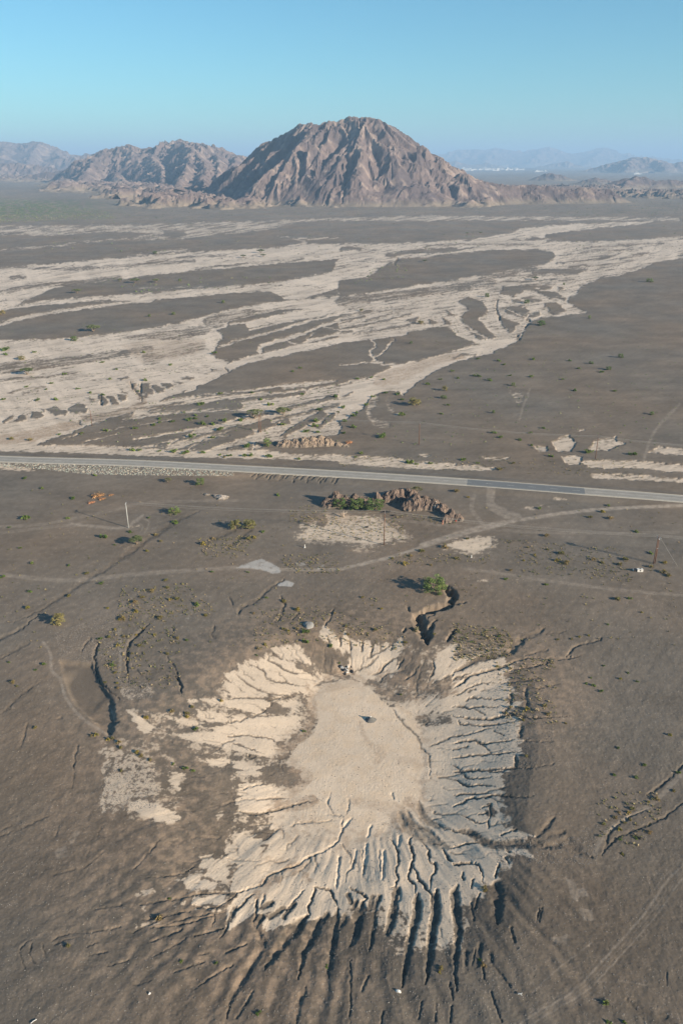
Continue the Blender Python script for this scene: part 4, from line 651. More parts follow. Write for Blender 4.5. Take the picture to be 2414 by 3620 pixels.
def tree_meshes(kind, seed, base=(.105, .125, .060)):
    """a tree 5 m tall with a crown 6 m across, as (trunk mesh, crown mesh)"""
    r = random.Random(seed); mb = MB(); cent = []; rad = []
    tips = []
    nl = 6 if kind == 'umbrella' else 8
    for i in range(nl):
        a = 2*math.pi*i/nl+r.uniform(-.3, .3); R_ = r.uniform(1.3, 2.2) if kind == 'umbrella' else r.uniform(.8, 2.0); h = r.uniform(3.0, 3.9) if kind == 'umbrella' else r.uniform(1.6, 3.6)
        mid = (math.cos(a)*R_*.35, math.sin(a)*R_*.35, h*.5); tip = (math.cos(a)*R_, math.sin(a)*R_, h)
        mb.tube([(0, 0, -.2), (mid[0]*.4, mid[1]*.4, h*.25), mid, tip], [.17, .14, .09, .03], 5); tips.append(tip)
        for j in range(2): mb.tube([mid, (tip[0]*.8+r.uniform(-.7, .7), tip[1]*.8+r.uniform(-.7, .7), tip[2]+r.uniform(-.3, .6))], [.06, .02], 4)
    n = 34 if kind == 'umbrella' else 42
    for i in range(n):
        a = r.uniform(0, 2*math.pi); q = r.random()**.5
        if kind == 'umbrella': cent.append((math.cos(a)*q*2.5, math.sin(a)*q*2.5, 4.35-.9*q*q+r.uniform(-.55, .25))); rad.append(r.uniform(.4, .75))
        else: zz = r.uniform(.5, 4.4); w = 2.55*math.sqrt(max(.05, 1-((zz-2.1)/2.7)**2)); cent.append((math.cos(a)*q*w, math.sin(a)*q*w, zz)); rad.append(r.uniform(.4, .8))
    V, Fc, C = leaf_cloud(cent, rad, 2600, .17, base, seed); return mb, V, Fc, C
TREES = []
for kind, sd_, base in (('umbrella', 1, (.13, .165, .08)), ('bushy', 2, (.13, .195, .07)), ('bushy', 3, (.23, .225, .10)), ('umbrella', 4, (.155, .165, .09))):
    mb, V, Fc, C = tree_meshes(kind, sd_, base); t = mb.build('trunk', M['bark'], None, True); c = mesh_np('crown', V, Fc, M['leaf'], None, False, C)
    TREES.append((t.data, c.data)); bpy.data.objects.remove(t); bpy.data.objects.remove(c)
def add_tree(k, tile, x, y, w, h, label, rz=None, cat='tree', group=None):
    p = pts(tile, f'{x} {y}')[0]; X, Y, Z = place(*p); d = math.sqrt(X*X+Y*Y+CAMH**2); kk = TILE[tile][2]
    wm = 1.18*w/kk*d/F; dep = math.asin(CAMH/d); hm = max((h/kk*d/F-.35*wm*math.sin(dep))/math.cos(dep), wm*.42)
    e = empty('acacia_tree' if k in (0, 3) else 'bushy_tree', (X, Y, Z)); e.scale = (wm/6, wm/6, hm/5); e.rotation_euler = (0, 0, rz if rz is not None else x*1.7)
    for nm, me in zip(('trunk', 'crown'), TREES[k]): link(bpy.data.objects.new(nm, me), e)
    tag(e, label, cat, group); return e
for a in (
    (1, 'g', 850, 430, 400, 290, 'large green tree at the head of the deep gully'),
    (1, 'k', 410, 262, 140, 100, 'dull green tree, leftmost of the three before the near rock outcrop'),
    (1, 'k', 560, 272, 155, 115, 'middle green tree of the three before the near rock outcrop'),
    (1, 'k', 715, 280, 190, 125, 'widest green tree before the near rock outcrop, beside two tyres'),
    (3, 'k', 1095, 135, 90, 68, 'small green tree behind the top of the near rock outcrop, close to the road'),
    (0, 'q', 445, 640, 112, 88, 'green tree with pale bare trunk below the concrete power pole'),
    (1, 'q', 765, 372, 108, 66, 'round dark green tree right of the concrete power pole'),
    (1, 'q', 985, 128, 80, 70, 'compact dark green tree just below the white stone road bank'),
    (3, 'q', 710, 108, 62, 42, 'small thin tree on a bare sandy patch under the road bank'),
    (2, 'q', 1285, 505, 100, 98, 'left of two neighbouring yellowish green trees left of the near outcrop'),
    (2, 'q', 1410, 508, 118, 105, 'right of two neighbouring yellowish green trees left of the near outcrop'),
    (2, 'n1', 410, 105, 92, 80, 'pale dusty yellow-green tree at the left margin below the long drainage line'),
    (0, 'w', 320, 248, 165, 122, 'broad umbrella-shaped tree next to the twin brown poles beyond the road'),
    (0, 'w', 630, 210, 168, 102, 'broad umbrella-shaped tree right of the twin brown poles beyond the road'),
    (3, 'w', 1235, 207, 40, 46, 'small grey-green round tree on the pale sand above the far outcrop'),
    (1, 'w', 450, 552, 95, 100, 'bright green bushy tree at the left foot of the far outcrop'),
    (2, 'd', 345, 306, 58, 44, 'half bare yellow-green tree at the lower edge of the right sandy wash'),
    (0, 'a', 433, 552, 55, 34, 'dark green umbrella-shaped tree on dark gravel above the wide pale wash on the left'),
    (1, 'a', 343, 593, 35, 22, 'smaller dark tree on the edge of the wide pale wash at left'),
    (0, 'a', 357, 374, 36, 20, 'dark tree alone on the left tip of the third gravel tongue'),
    (0, 'a', 625, 327, 40, 22, 'widest of the dark trees in a row on the far gravel tongue at left'),
    (0, 'a', 722, 325, 30, 18, 'dark tree right of the widest one in the far row at left'), (0, 'a', 556, 320, 22, 14, 'small dark tree at the left end of the far row'),
    (0, 'a', 1125, 210, 26, 14, 'dark tree on far pale sand, left of a pair'), (0, 'a', 1205, 188, 32, 12, 'upper tree of a pair on the far pale sand'), (0, 'a', 1217, 206, 24, 12, 'lower tree of a pair on the far pale sand'),
    (1, 'a', 803, 474, 20, 14, 'little dark tree in the middle of the gravel tongue above the wide wash'), (1, 'a', 1032, 420, 18, 15, 'little dark tree near the right tip of the gravel tongue above the wide wash'),
    (1, 'a', 692, 483, 16, 13, 'little bright green tree left of the middle of the gravel tongue'), (1, 'a', 718, 192, 24, 12, 'small tree on the upper edge of the long pale band at left'),
    (1, 'a', 832, 319, 18, 12, 'tiny tree right of the far row at left'), (2, 'a', 10, 476, 32, 24, 'yellow-green tree cut by the left edge of the photo'),
    (0, 'c', 128, 162, 52, 34, 'dark tree on the wide pale wash near the left edge'), (2, 'c', 100, 93, 32, 16, 'low yellow-green tree above the dark tree on the wide pale wash'),
    (0, 'b', 903, 313, 28, 16, 'dark tree on the pale band below the big gravel island'), (1, 'b', 680, 392, 22, 20, 'thin tree left of the braided channels'), (1, 'b', 863, 421, 28, 18, 'dark tree in the middle of the braided channels'),
    (2, 'b', 375, 516, 32, 16, 'yellowish tree among sand streaks in the centre of the plain'), (1, 'b', 930, 522, 44, 20, 'wide green tree by the dark bank right of the braided channels'), (0, 'b', 393, 231, 22, 10, 'tiny dark tree on the left end of the big gravel island'),
    (2, 'b', 102, 457, 18, 13, 'tiny yellow-green tree at the left among sand streaks'), (1, 'b', 330, 607, 15, 13, 'tiny dark tree on gravel below the long sand stream'), (1, 'b', 1152, 491, 15, 15, 'small tree at the right tip of the braided channels'),
    (1, 'b', 1035, 336, 12, 11, 'tiny tree above the braided channels'), (0, 'b', 650, 100, 18, 8, 'tiny dark tree on the farthest gravel patch'), (0, 'b', 588, 101, 15, 7, 'tiny dark tree left of the one on the farthest gravel patch'),
    (1, 'b', 1430, 323, 32, 10, 'low dark tree at the top of the right gravel plain'), (1, 'd', 1297, 84, 26, 20, 'thin green tree in the upper part of the right gravel plain'), (1, 'd', 1240, 140, 28, 18, 'green tree in the right gravel plain, lower left of the thin one'),
    (2, 'd', 485, 237, 26, 26, 'yellow-green tree just right of the sandy wash'), (1, 'd', 800, 214, 20, 18, 'small green tree in the middle of the right gravel plain'), (1, 'd', 710, 340, 18, 16, 'small green tree right of the middle power pole beyond the road'),
    (1, 'd', 1160, 112, 22, 12, 'low dark tree left of the two in the upper right plain'), (1, 'd', 1440, 347, 24, 16, 'small tree below the oval pit on the right gravel plain'), (1, 'd', 480, 272, 30, 16, 'low green tree below the yellow-green one by the wash')):
    add_tree(*a)
# shrubs
def shrub_mesh(seed, base, n=150, size=.09):
    r = random.Random(seed); cent = []; rad = []
    for i in range(9): a = r.uniform(0, 6.3); q = r.random()**.6*.38; cent.append((math.cos(a)*q, math.sin(a)*q, r.uniform(.12, .42)*(1-q))); rad.append(r.uniform(.13, .24))
    V, Fc, C = leaf_cloud(cent, rad, n, size, base, seed); V[:, 2] = np.maximum(V[:, 2], -.05)
    mb = MB(); 
    for i in range(5): a = i*1.3; mb.tube([(0, 0, -.08), (math.cos(a)*.25, math.sin(a)*.25, .3)], [.03, .012], 3)
    nv = len(mb.v); tv = np.array(mb.v); tf = [f for f in mb.f if len(f) == 4]; 
    V = np.vstack([V, tv]); Fc = np.vstack([Fc, np.array(tf)+len(C)]); C = np.vstack([C, np.tile((.2, .15, .1), (nv, 1))])
    o = mesh_np('shrub', V, Fc, M['leaf'], None, False, C); me = o.data; bpy.data.objects.remove(o); return me
SH = {'g': [shrub_mesh(i, (.095, .15, .035)) for i in (11, 12, 13)], 'y': [shrub_mesh(21, (.25, .225, .055)), shrub_mesh(22, (.20, .17, .08)), shrub_mesh(23, (.17, .16, .06))], 'd': [shrub_mesh(i, (.11, .12, .06), 90, .11) for i in (31, 32)], 'o': [shrub_mesh(41, (.50, .29, .17), 200, .06)]}
def add_shrub(tone, tile, x, y, w, label, group, i=0, f=1.0):
    p = pts(tile, f'{x} {y}')[0]; X, Y, Z = place(*p); d = math.sqrt(X*X+Y*Y+CAMH**2); wm = w/TILE[tile][2]*d/F*f
    o = link(bpy.data.objects.new('shrub', SH[tone][i % len(SH[tone])])); o.location = (X, Y, Z); o.scale = (wm*1.1, wm*1.1, wm*(.85+.3*((i*37) % 10)/10)); o.rotation_euler = (0, 0, i*1.9); return tag(o, label, 'shrub', group)
REG = [
 ('n1', 'shrub dotted over the eroded ground left of the sandy basin', 'shrubs left of the basin', 'g 307 392 34,g 250 430 22,g 65 377 22,y 90 517 34,y 122 543 22,y 665 880 36,y 635 886 24,y 780 905 30,y 750 912 34,y 825 932 38,y 835 970 30,y 950 1000 38,y 980 1026 36,y 1040 1056 30,g 1285 1112 42,g 775 395 40,y 800 450 28,y 815 520 24,y 820 556 26,y 730 516 28,y 1020 762 42,y 1195 720 42,y 1300 733 44,y 1300 757 36,g 1360 838 44,y 1335 686 34,y 1535 646 32,g 700 215 34,y 760 202 34,y 800 150 28,y 850 77 38,y 1110 67 40,y 1425 55 26,y 945 22 32,y 970 262 36,y 1070 188 28,y 1230 212 32,g 1295 224 28,y 815 260 32,y 915 316 22,y 1160 320 30,g 1200 1082 26,g 1335 1130 32,y 840 1130 26,y 830 80 30,y 860 200 30,y 245 832 30,y 945 188 26,y 1000 145 30'),
 ('n2', 'shrub at the upper rim of the sandy basin', 'shrubs on the upper basin rim', 'g 548 168 58,g 550 235 52,g 722 262 40,y 400 147 34,y 435 160 26,y 845 187 32,y 1240 240 36,d 1310 158 50,y 495 147 30,y 1035 152 40,g 785 382 22,y 750 38 24,y 495 12 36,y 270 257 34,y 222 285 28,y 830 129 26,g 540 855 28,g 1210 602 22,y 1440 182 28,g 210 328 22,y 190 38 26'),
 ('n3', 'shrub on the rilled slope right of the sandy basin', 'shrubs right of the basin', 'y 635 682 36,y 510 702 42,y 655 737 34,y 780 801 22,y 305 412 28,y 400 422 28,y 485 777 28,g 1025 577 32,g 970 537 34,y 820 215 26,y 875 201 24,g 1070 113 22,y 725 219 26,y 1160 491 26,g 1210 449 22,g 1275 510 24,y 1505 882 32,g 1145 969 24,g 1325 1086 24,g 1115 1156 22,g 1045 401 22,g 955 484 18,g 925 524 26,y 398 690 28,y 370 730 26,g 130 236 24,g 320 200 30,y 510 1028 30,y 940 192 24'),
 ('n6', 'shrub along the curved double bank at the right', 'shrubs along the curved bank', 'y 1410 247 42,y 1240 316 36,y 1215 342 32,y 1125 374 30,y 1040 422 26,y 1150 456 32,y 1360 477 34,g 1270 99 32,y 1170 629 26,g 1155 527 26,y 1225 389 28,g 1325 12 26,g 1115 79 24,y 1527 189 28,g 1560 63 30,g 1265 517 26,y 220 882 28,y 1355 266 22,y 1150 340 24,y 1190 410 24,g 1050 415 20'),
 ('n7', 'shrub on the dark gully slope at the bottom left', 'shrubs on the lower left slope', 'y 738 196 34,y 318 320 24,g 1510 416 20,g 1000 399 18,g 838 391 16,g 1195 631 24,g 785 102 16'),
 ('n8', 'shrub on the dark gully slope at the bottom right', 'shrubs on the lower right slope', 'y 465 419 24,y 457 438 17,y 655 405 26,g 1215 577 26,g 1228 667 22,y 660 54 30,g 640 380 16,g 1300 667 18'),
 ('e', 'shrub on the dark plain between the road and the basin, left half', 'shrubs on the left plain', 'g 118 307 44,g 150 513 20,g 318 523 18,g 312 306 22,g 470 606 26,g 12 577 26,g 138 644 22,y 318 664 24,y 130 719 26,g 808 326 36,y 765 591 24,g 480 392 38,g 338 213 26,g 530 428 14,g 440 106 22,g 118 120 22,g 195 167 20,g 1285 198 26,g 690 302 16,y 745 411 20,y 680 456 20,y 720 384 22,g 1215 367 20,y 940 425 34,y 985 400 22,y 1150 400 30,y 1175 395 26,g 980 553 20,y 820 678 26,y 785 682 20,y 700 642 30,y 775 626 22,g 910 706 32,y 740 766 30,y 950 754 26,y 630 737 22,g 1230 672 18,y 1310 690 30,y 1375 727 30,y 570 770 30,g 45 347 16,g 95 442 16,g 600 368 22,y 402 560 24,g 1145 553 18,y 625 693 26,y 660 670 24,y 500 720 18'),
 ('f', 'shrub on the dark plain between the road and the basin, right half', 'shrubs on the right plain', 'y 955 387 26,y 1022 467 32,g 1437 466 26,y 1437 531 24,y 1320 496 32,y 1215 276 26,y 1250 306 30,g 922 259 20,g 768 586 22,g 955 612 24,y 1285 680 30,g 1340 676 22,y 485 440 34,y 540 492 26,y 300 517 32,y 420 521 18,y 380 457 32,g 1370 368 22,y 1045 512 34,y 960 450 18,y 1000 500 26,y 1170 495 22,y 1210 510 22,y 900 475 18,y 1495 555 30,y 1515 570 28,y 1500 510 26,y 1295 520 24,y 105 670 20,y 195 722 18,y 790 546 18,y 1155 300 24,y 595 208 20,y 540 182 28,y 590 400 20,y 850 500 16,y 870 440 18,g 1240 246 18,y 1395 740 14,y 330 480 22,y 245 490 18'),
 ('d', 'shrub along the roadside and lower part of the right gravel plain', 'shrubs beyond the road, right', 'g 325 570 38,g 420 575 28,g 572 558 26,g 637 573 18,g 75 546 22,y 740 602 30,g 65 408 32,g 22 379 32,g 65 354 32,g 78 341 22,g 285 351 38,g 100 528 26,g 195 452 44,g 710 433 28,g 743 454 26,g 878 433 22,g 938 411 20,g 1150 524 40,g 1350 532 38,g 830 465 22,y 800 573 20,g 975 541 28,g 885 490 18,g 640 172 26,g 735 100 24,g 760 117 20,g 620 169 20,g 895 93 24,g 640 91 22,g 15 316 26,g 125 303 24,g 215 249 26,g 268 255 24,g 155 266 22,g 290 280 24,g 330 573 20,g 355 578 20,g 1105 136 20,g 1210 152 22,g 1062 100 18,g 1030 186 18,g 1270 240 20,g 1085 238 22,g 405 209 26,g 205 187 20,g 145 177 20,g 80 184 20,g 885 174 24,g 785 168 18,g 690 190 26,g 520 148 20,g 465 185 18,g 545 180 18,g 500 305 20,g 470 345 20,g 20 433 24'),
 ('c', 'shrub among the pale sand streaks left of the far outcrop', 'shrubs beyond the road, left', 'g 935 393 36,g 985 393 28,g 1020 416 38,g 1037 377 28,g 1115 375 30,g 800 381 26,g 872 373 28,g 890 449 36,g 985 456 28,g 930 301 36,g 1250 304 32,g 1307 397 34,g 1415 427 32,g 1455 403 36,g 1468 431 26,g 1475 327 32,g 1548 266 28,g 1395 256 24,g 1460 379 36,g 1140 496 44,g 1240 544 36,g 805 521 36,g 855 526 40,g 610 514 30,g 645 514 24,g 1060 538 26,g 1378 553 22,g 625 413 26,g 490 423 28,g 710 396 26,g 475 258 22,g 260 279 28,g 177 281 26,g 670 191 26,g 420 248 20,y 143 467 26,y 57 462 26,g 790 119 20,g 20 279 24,g 25 50 40,g 300 162 20,g 240 205 22,g 125 220 18,g 360 230 18,g 510 185 20,g 475 107 20,g 665 62 20,g 540 140 16,g 1165 250 20,g 1205 279 24,g 1130 540 30,g 1160 538 30,g 1015 535 20,g 935 525 26,y 1035 545 18,g 735 517 20,g 25 71 22,g 160 61 20,g 990 64 26,g 1350 148 20,g 1385 134 20,g 640 240 16,g 215 231 16,g 900 368 24,g 905 352 20,g 960 357 20,g 850 340 18,g 740 368 22,g 380 434 20,g 275 440 18,g 740 385 18,g 1020 253 28'),
]
cnt = 0
for tile, lab, grp, s in REG:
    lab = lab.replace('shrub', 'low shrub', 1)
    for q in s.split(','):
        t_, x, y, w = q.split(); cnt += 1
        add_shrub(t_, tile, float(x), float(y), float(w), lab, grp, cnt, .92)
# the orange brushwood by the left plain
for (x, y, w, lb) in ((115, 225, 110, 'rust-orange heap of dry brushwood left of the concrete power pole, the largest'), (150, 252, 60, 'rust-orange dry brushwood below the large heap left of the concrete pole'), (225, 218, 46, 'small rust-orange dry brush right of the large heap'), (60, 282, 60, 'thin rust-orange dry brush at the lower left of the large heap')):
    o = add_shrub('o', 'q', x, y, w, lb, None, 0, 1.0); o.name = 'brushwood'; o.scale.z *= .7; o['category'] = 'brushwood'
o = add_shrub('o', 'w', 1360, 520, 85, 'rust-coloured dry bush at the right end of the far outcrop', None, 0); o.name = 'dead_bush'; o['category'] = 'bush'
def bare(tile, x, y, h, lab):
    p = pts(tile, f'{x} {y}')[0]; X, Y, Z = place(*p); r = random.Random(3); mb = MB()
    for i in range(9):
        a = r.uniform(0, 6.3); q = r.uniform(.2, .6)*h; m1 = (math.cos(a)*q*.3, math.sin(a)*q*.3, h*.45); mb.tube([(0, 0, -.1), m1, (math.cos(a)*q, math.sin(a)*q, h*r.uniform(.7, 1))], [.12, .08, .03], 5); mb.tube([m1, (math.cos(a+1)*q, math.sin(a+1)*q, h*.8)], [.05, .02], 4)
    o = mb.build('dead_tree', mat('bleached_wood', (.55, .44, .34), .9, .1, 4), None, True); o.location = (X, Y, Z); tag(o, lab, 'dead tree')
bare('k', 443, 352, 2.8, 'bare bleached dead tree in front of the near rock outcrop')
# ------------------------------------------------------------------ rock outcrops
def outcrop(name, label, tile, blobs, seed, step=.28, cat='rock', cols=((.145, .105, .082), (.078, .06, .052), (.225, .165, .125)), rough=.9):
    B = []
    for x, y, r_, h in blobs:
        X, Y, Z = place(*pts(tile, f'{x} {y}')[0]); d = math.sqrt(X*X+Y*Y+CAMH**2); B.append((X, Y, r_/TILE[tile][2]*d/F, h))
    B = np.array(B); x0, x1 = (B[:, 0]-B[:, 2]).min()-1.5, (B[:, 0]+B[:, 2]).max()+1.5; y0, y1 = (B[:, 1]-B[:, 2]).min()-2, (B[:, 1]+B[:, 2]).max()+2
    X, Y = np.meshgrid(np.arange(x0, x1, step), np.arange(y0, y1, step)); wx, wy = X+.7*fbm(X/2.2, Y/2.2, seed, 3), Y+.7*fbm(X/2.2, Y/2.2, seed+1, 3); H = np.full(X.shape, -1.5)
    Hs = 0
    for bx, by, br, bh in B: q = 1-np.hypot((wx-bx)/(br*1.12), (wy-by)/(br*1.1)); H = np.maximum(H, bh*np.sign(q)*np.abs(q)**.75-.2); Hs = Hs+np.clip(bh*.86*np.clip(q, 0, 1)**.75, 0, 9)**3
    H = np.maximum(H, Hs**(1/3)-.2)
    m = np.clip(H/2, 0, 1); H = H+rough*m*(.7*(ridged(X/3.0+Y/4, Y/2.6-X/6, seed+3, 3, .6)-.8)+.35*ridged(X/.8, Y/.8, seed+5, 2)-.2)
    cell = np.floor((X*.7+Y*.4)/1.1+fbm(X/2, Y/2, seed+9, 2)*1.2); H = H+rough*m*.25*(((cell*12.9898) % 1.7)/1.7-.5)
    n = fbm(X/1.7, Y/1.7, seed+7, 3); a, b, c = [np.array(t) for t in cols]; C = a+(b-a)*ss(-.1, .5, n)[..., None]; C = C+(c-C)*(.7*ss(.1, .6, fbm(X/.9, Y/.9, seed+8, 3)))[..., None]; C = C+(GRAV-C)*ss(.7, .1, H)[..., None]
    Zg = ground(X, Y, False)
    f = grid_faces(*X.shape); k = (H.ravel()[f] > -.6).any(1); f = f[k]; used = np.unique(f); rm = np.zeros(X.size, np.int32); rm[used] = np.arange(len(used)); V = np.stack([X, Y, H+Zg], -1).reshape(-1, 3)[used]
    return tag(mesh_np(name, V, rm[f], M['outcrop'], None, False, col=C.reshape(-1, 3)[used]), label, cat)
outcrop('rock_outcrop', 'left part of the near brown rock outcrop, craggy humps behind the green trees', 'k', [(300, 240, 75, 3.2), (375, 225, 95, 5.6), (450, 235, 70, 4.2), (530, 225, 75, 4.3), (600, 230, 60, 3.6), (660, 220, 34, 3.0), (738, 215, 48, 4.8), (820, 200, 60, 3.6), (880, 195, 80, 5.6), (940, 180, 70, 5.0), (1010, 165, 60, 3.8)], 7)
outcrop('rock_outcrop', 'right part of the near brown rock outcrop, a jagged ridge falling towards the lower right', 'k', [(1010, 270, 60, 3.6), (1080, 255, 95, 6.0), (1060, 190, 60, 4.8), (1170, 250, 85, 5.0), (1245, 262, 75, 4.0), (1310, 290, 65, 3.2), (1400, 350, 62, 3.6), (1350, 385, 45, 2.6), (1465, 365, 48, 2.2)], 17)
outcrop('rock_outcrop', 'low reddish brown rock outcrop just beyond the road', 'w', [(600, 550, 55, 2.0), (660, 545, 85, 3.2), (760, 545, 90, 3.2), (860, 540, 95, 4.2), (950, 535, 95, 4.6), (1040, 530, 90, 4.6), (1120, 535, 75, 3.8), (1175, 540, 50, 2.4), (1250, 545, 52, 2.0), (1320, 550, 45, 1.3)], 27, .35, cols=((.22, .165, .12), (.12, .092, .078), (.33, .255, .185)))
outcrop('rubble_mound', 'low pale rubble mound with a few bushes, below the white stone bank', 'q', [(1165, 240, 55, 1.5), (1120, 225, 30, .9), (1195, 235, 34, 1.0)], 37, .2, 'mound', ((.36, .31, .26), (.25, .21, .18), (.44, .39, .33)), .3)
outcrop('rubble_mound', 'small grey rubble mound left of the pale one below the stone bank', 'q', [(1040, 215, 36, .8), (1010, 205, 24, .5)], 47, .2, 'mound', ((.22, .19, .17), (.15, .13, .11), (.33, .3, .27)), .3)
def cone(name, label, tile, x, y, wpx, h, m, elong=1.0, seed=0, rz=0.0, flat=0.0):
    X, Y, Z = place(*pts(tile, f'{x} {y}')[0]); d = math.sqrt(X*X+Y*Y+CAMH**2); R_ = wpx/2/TILE[tile][2]*d/F; r = random.Random(seed); V = []; n = 40; K = 12
    for i in range(K+1):
        q = i/K
        for j in range(n):
            t = 2*math.pi*j/n; rr = R_*q*(1+.05*math.sin(3*t+1)+.05*math.sin(5*t)); px, py = math.cos(t)*rr, math.sin(t)*rr*elong
            px, py = px*math.cos(rz)-py*math.sin(rz), px*math.sin(rz)+py*math.cos(rz); zz = h*(1-q) if not flat else h*(1-q**3)
            gz = float(ground(np.array([X+px]), np.array([Y+py]), False)[0]); V.append((px, py, gz-Z+max(zz-.04*r.random(), 0)+(-.12 if i == K else .02)))
    o = mesh_np(name, np.array(V), grid_faces(K+1, n), m, None, True); o.location = (X, Y, Z)
    f = [(i*n+n-1, i*n, (i+1)*n, (i+1)*n+n-1) for i in range(K)]; bpy.data.meshes.remove(o.data) if False else None
    me = bpy.data.meshes.new(name); allf = [tuple(int(a) for a in t) for t in grid_faces(K+1, n)]+f; me.from_pydata(V, [], allf); me.materials.append(m); me.polygons.foreach_set('use_smooth', [True]*len(allf)); o.data = me; me.name = name
    return tag(o, label, 'gravel heap'), (X, Y, Z)
_, cpos = cone('gravel_heap', 'conical grey gravel heap casting a shadow on the pale basin floor', 'n2', 1000, 775, 80, 1.1, M['gravel2'], .85, 2)
cone('gravel_heap', 'oval pale grey gravel heap on the dark rim above the basin', 'n2', 570, 118, 78, .8, M['gravel'], 1.25, 3, .25, 1)
mb = MB(); mb.box((0, 0, 0), (.36, .24, .16), .6); mb.box((.08, .03, .1), (.2, .14, .1), .2); o = mb.build('white_block', M['whitep']); o.location = (cpos[0]-.05, cpos[1], cpos[2]+1.1); tag(o, 'small white block lying on top of the conical gravel heap', 'block')
# ------------------------------------------------------------------ stones, tufts, scrub nobody could count
def scatter(name, mat_, n, polys, size, cols, seed, stretch=(1, 1, .7), shape='oct', f=1.0):
    r = np.random.default_rng(seed); PX = []; 
    ar = []
    for tile, s, wgt in polys: ar.append(wgt)
    ar = np.array(ar)/sum(ar)
    for (tile, s, wgt), a in zip(polys, ar):
        p = pts(tile, s); k = int(n*a); lo, hi = p.min(0), p.max(0); got = np.zeros((0, 2))
        while len(got) < k:
            q = r.uniform(lo, hi, (k*2, 2)); ins = np.zeros(len(q), bool)
            for (x0, y0), (x1, y1) in zip(p, np.roll(p, -1, 0)):
                c = ((y0 <= q[:, 1]) != (y1 <= q[:, 1])); ins ^= c & (q[:, 0] < x0+(q[:, 1]-y0)*(x1-x0)/((y1-y0) if y1 != y0 else 1e-9))
            got = np.vstack([got, q[ins]])
        PX.append(got[:k])
    p = np.vstack(PX); z = np.zeros(len(p))
    for _ in range(4): X, Y = G(p[:, 0], p[:, 1], z); z = ground(X, Y, False)
    s = r.uniform(size[0]**.5, size[1]**.5, len(p))**2*f
    if shape == 'oct':
        b = np.array([(1, 0, 0), (0, 1, 0), (-1, 0, 0), (0, -1, 0), (0, 0, 1), (0, 0, -1)], float); fc = np.array([(0, 1, 4), (1, 2, 4), (2, 3, 4), (3, 0, 4), (1, 0, 5), (2, 1, 5), (3, 2, 5), (0, 3, 5)])
        V = b[None]*r.uniform(.65, 1.25, (len(p), 6, 1))*np.array(stretch)
    else:
        k = 9; a = r.uniform(0, 6.3, (len(p), k)); q = r.uniform(.3, 1, (len(p), k)); w = .22; V = np.zeros((len(p), k*3, 3)); c, s_ = np.cos(a), np.sin(a)
        V[:, 0::3] = np.stack([c*q-s_*w, s_*q+c*w, r.uniform(.3, 1, (len(p), k))], -1); V[:, 1::3] = np.stack([c*q+s_*w, s_*q-c*w, r.uniform(.3, 1, (len(p), k))], -1); V[:, 2::3] = np.stack([c*q*.2, s_*q*.2, 0*c-.1], -1); fc = np.arange(k*3).reshape(-1, 3); V *= np.array(stretch)
    th = r.uniform(0, 6.3, len(p)); c, s_ = np.cos(th)[:, None], np.sin(th)[:, None]; V = np.stack([V[..., 0]*c-V[..., 1]*s_, V[..., 0]*s_+V[..., 1]*c, V[..., 2]], -1)*s[:, None, None]; V = V+np.stack([X, Y, z], -1)[:, None]
    nv = V.shape[1]; Fa = fc[None]+(np.arange(len(p))*nv)[:, None, None]; cc = np.array(cols)[r.integers(0, len(cols), len(p))]*r.uniform(.75, 1.25, len(p))[:, None]
    return tag(mesh_np(name, V.reshape(-1, 3), Fa.reshape(-1, 3), mat_, None, False, np.repeat(cc, nv, 0)), kind='stuff')
scatter('stone_riprap', M['stone'], 2600, [('c', '-100 574 100 572 300 578 600 588 1000 604 1085 614 1080 630 900 630 600 626 400 622 200 600 0 590', 4)], (.14, .5), [(.28, .265, .23), (.23, .22, .2), (.28, .31, .26), (.40, .33, .25), (.20, .19, .17)], 1)
scatter('loose_stones', M['stone'], 24000, [('s', '0 1700 2414 1780 2414 3620 0 3620', 5), ('n1', '380 170 800 20 900 300 640 380 420 350', 1.6), ('n1', '820 480 1050 520 1060 620 860 640', .5), ('n4', '700 0 1100 0 1100 300 700 350', .6), ('s', '900 3250 1900 3250 1900 3600 800 3600', .4), ('n6', '300 500 1000 500 1000 700 300 700', .5), ('n3', '200 400 700 350 700 1100 350 1100', .8)], (.04, .15), [(.22, .195, .17), (.25, .225, .19), (.15, .13, .12), (.18, .16, .14), (.11, .10, .095)], 2)
scatter('dry_tufts', M['tuft'], 4600, [('k', '60 340 950 350 1000 560 100 560', 1.0), ('f', '740 400 1300 440 1360 600 840 560', 1.0), ('e', '560 640 860 600 1000 740 540 784', .8), ('n2', '200 0 760 20 1250 200 1200 300 700 240 200 290', .8), ('n3', '0 100 420 150 400 340 0 380', 1.0), ('n3', '300 380 700 340 720 800 380 820', .5), ('s', '0 1700 2414 1780 2414 2300 0 2300', 1.4),
    ('e', '910 400 1200 380 1100 490 950 480', .6), ('n1', '640 180 1250 20 1250 560 800 560', .7), ('d', '0 530 1400 560 1400 640 0 590', .9), ('f', '230 460 700 480 700 510 230 520', .3), ('n6', '1000 200 1500 200 1300 600 1000 500', .2), ('k', '-40 250 300 250 300 380 -40 400', .3), ('k', '900 300 1500 380 1400 430 900 360', .3), ('e', '1300 480 1568 460 1568 560 1330 560', .4)], (.14, .55), [(.23, .19, .07), (.30, .25, .12), (.16, .15, .06), (.34, .26, .15), (.12, .13, .05)], 3, (1, 1, .8), 'tuft')
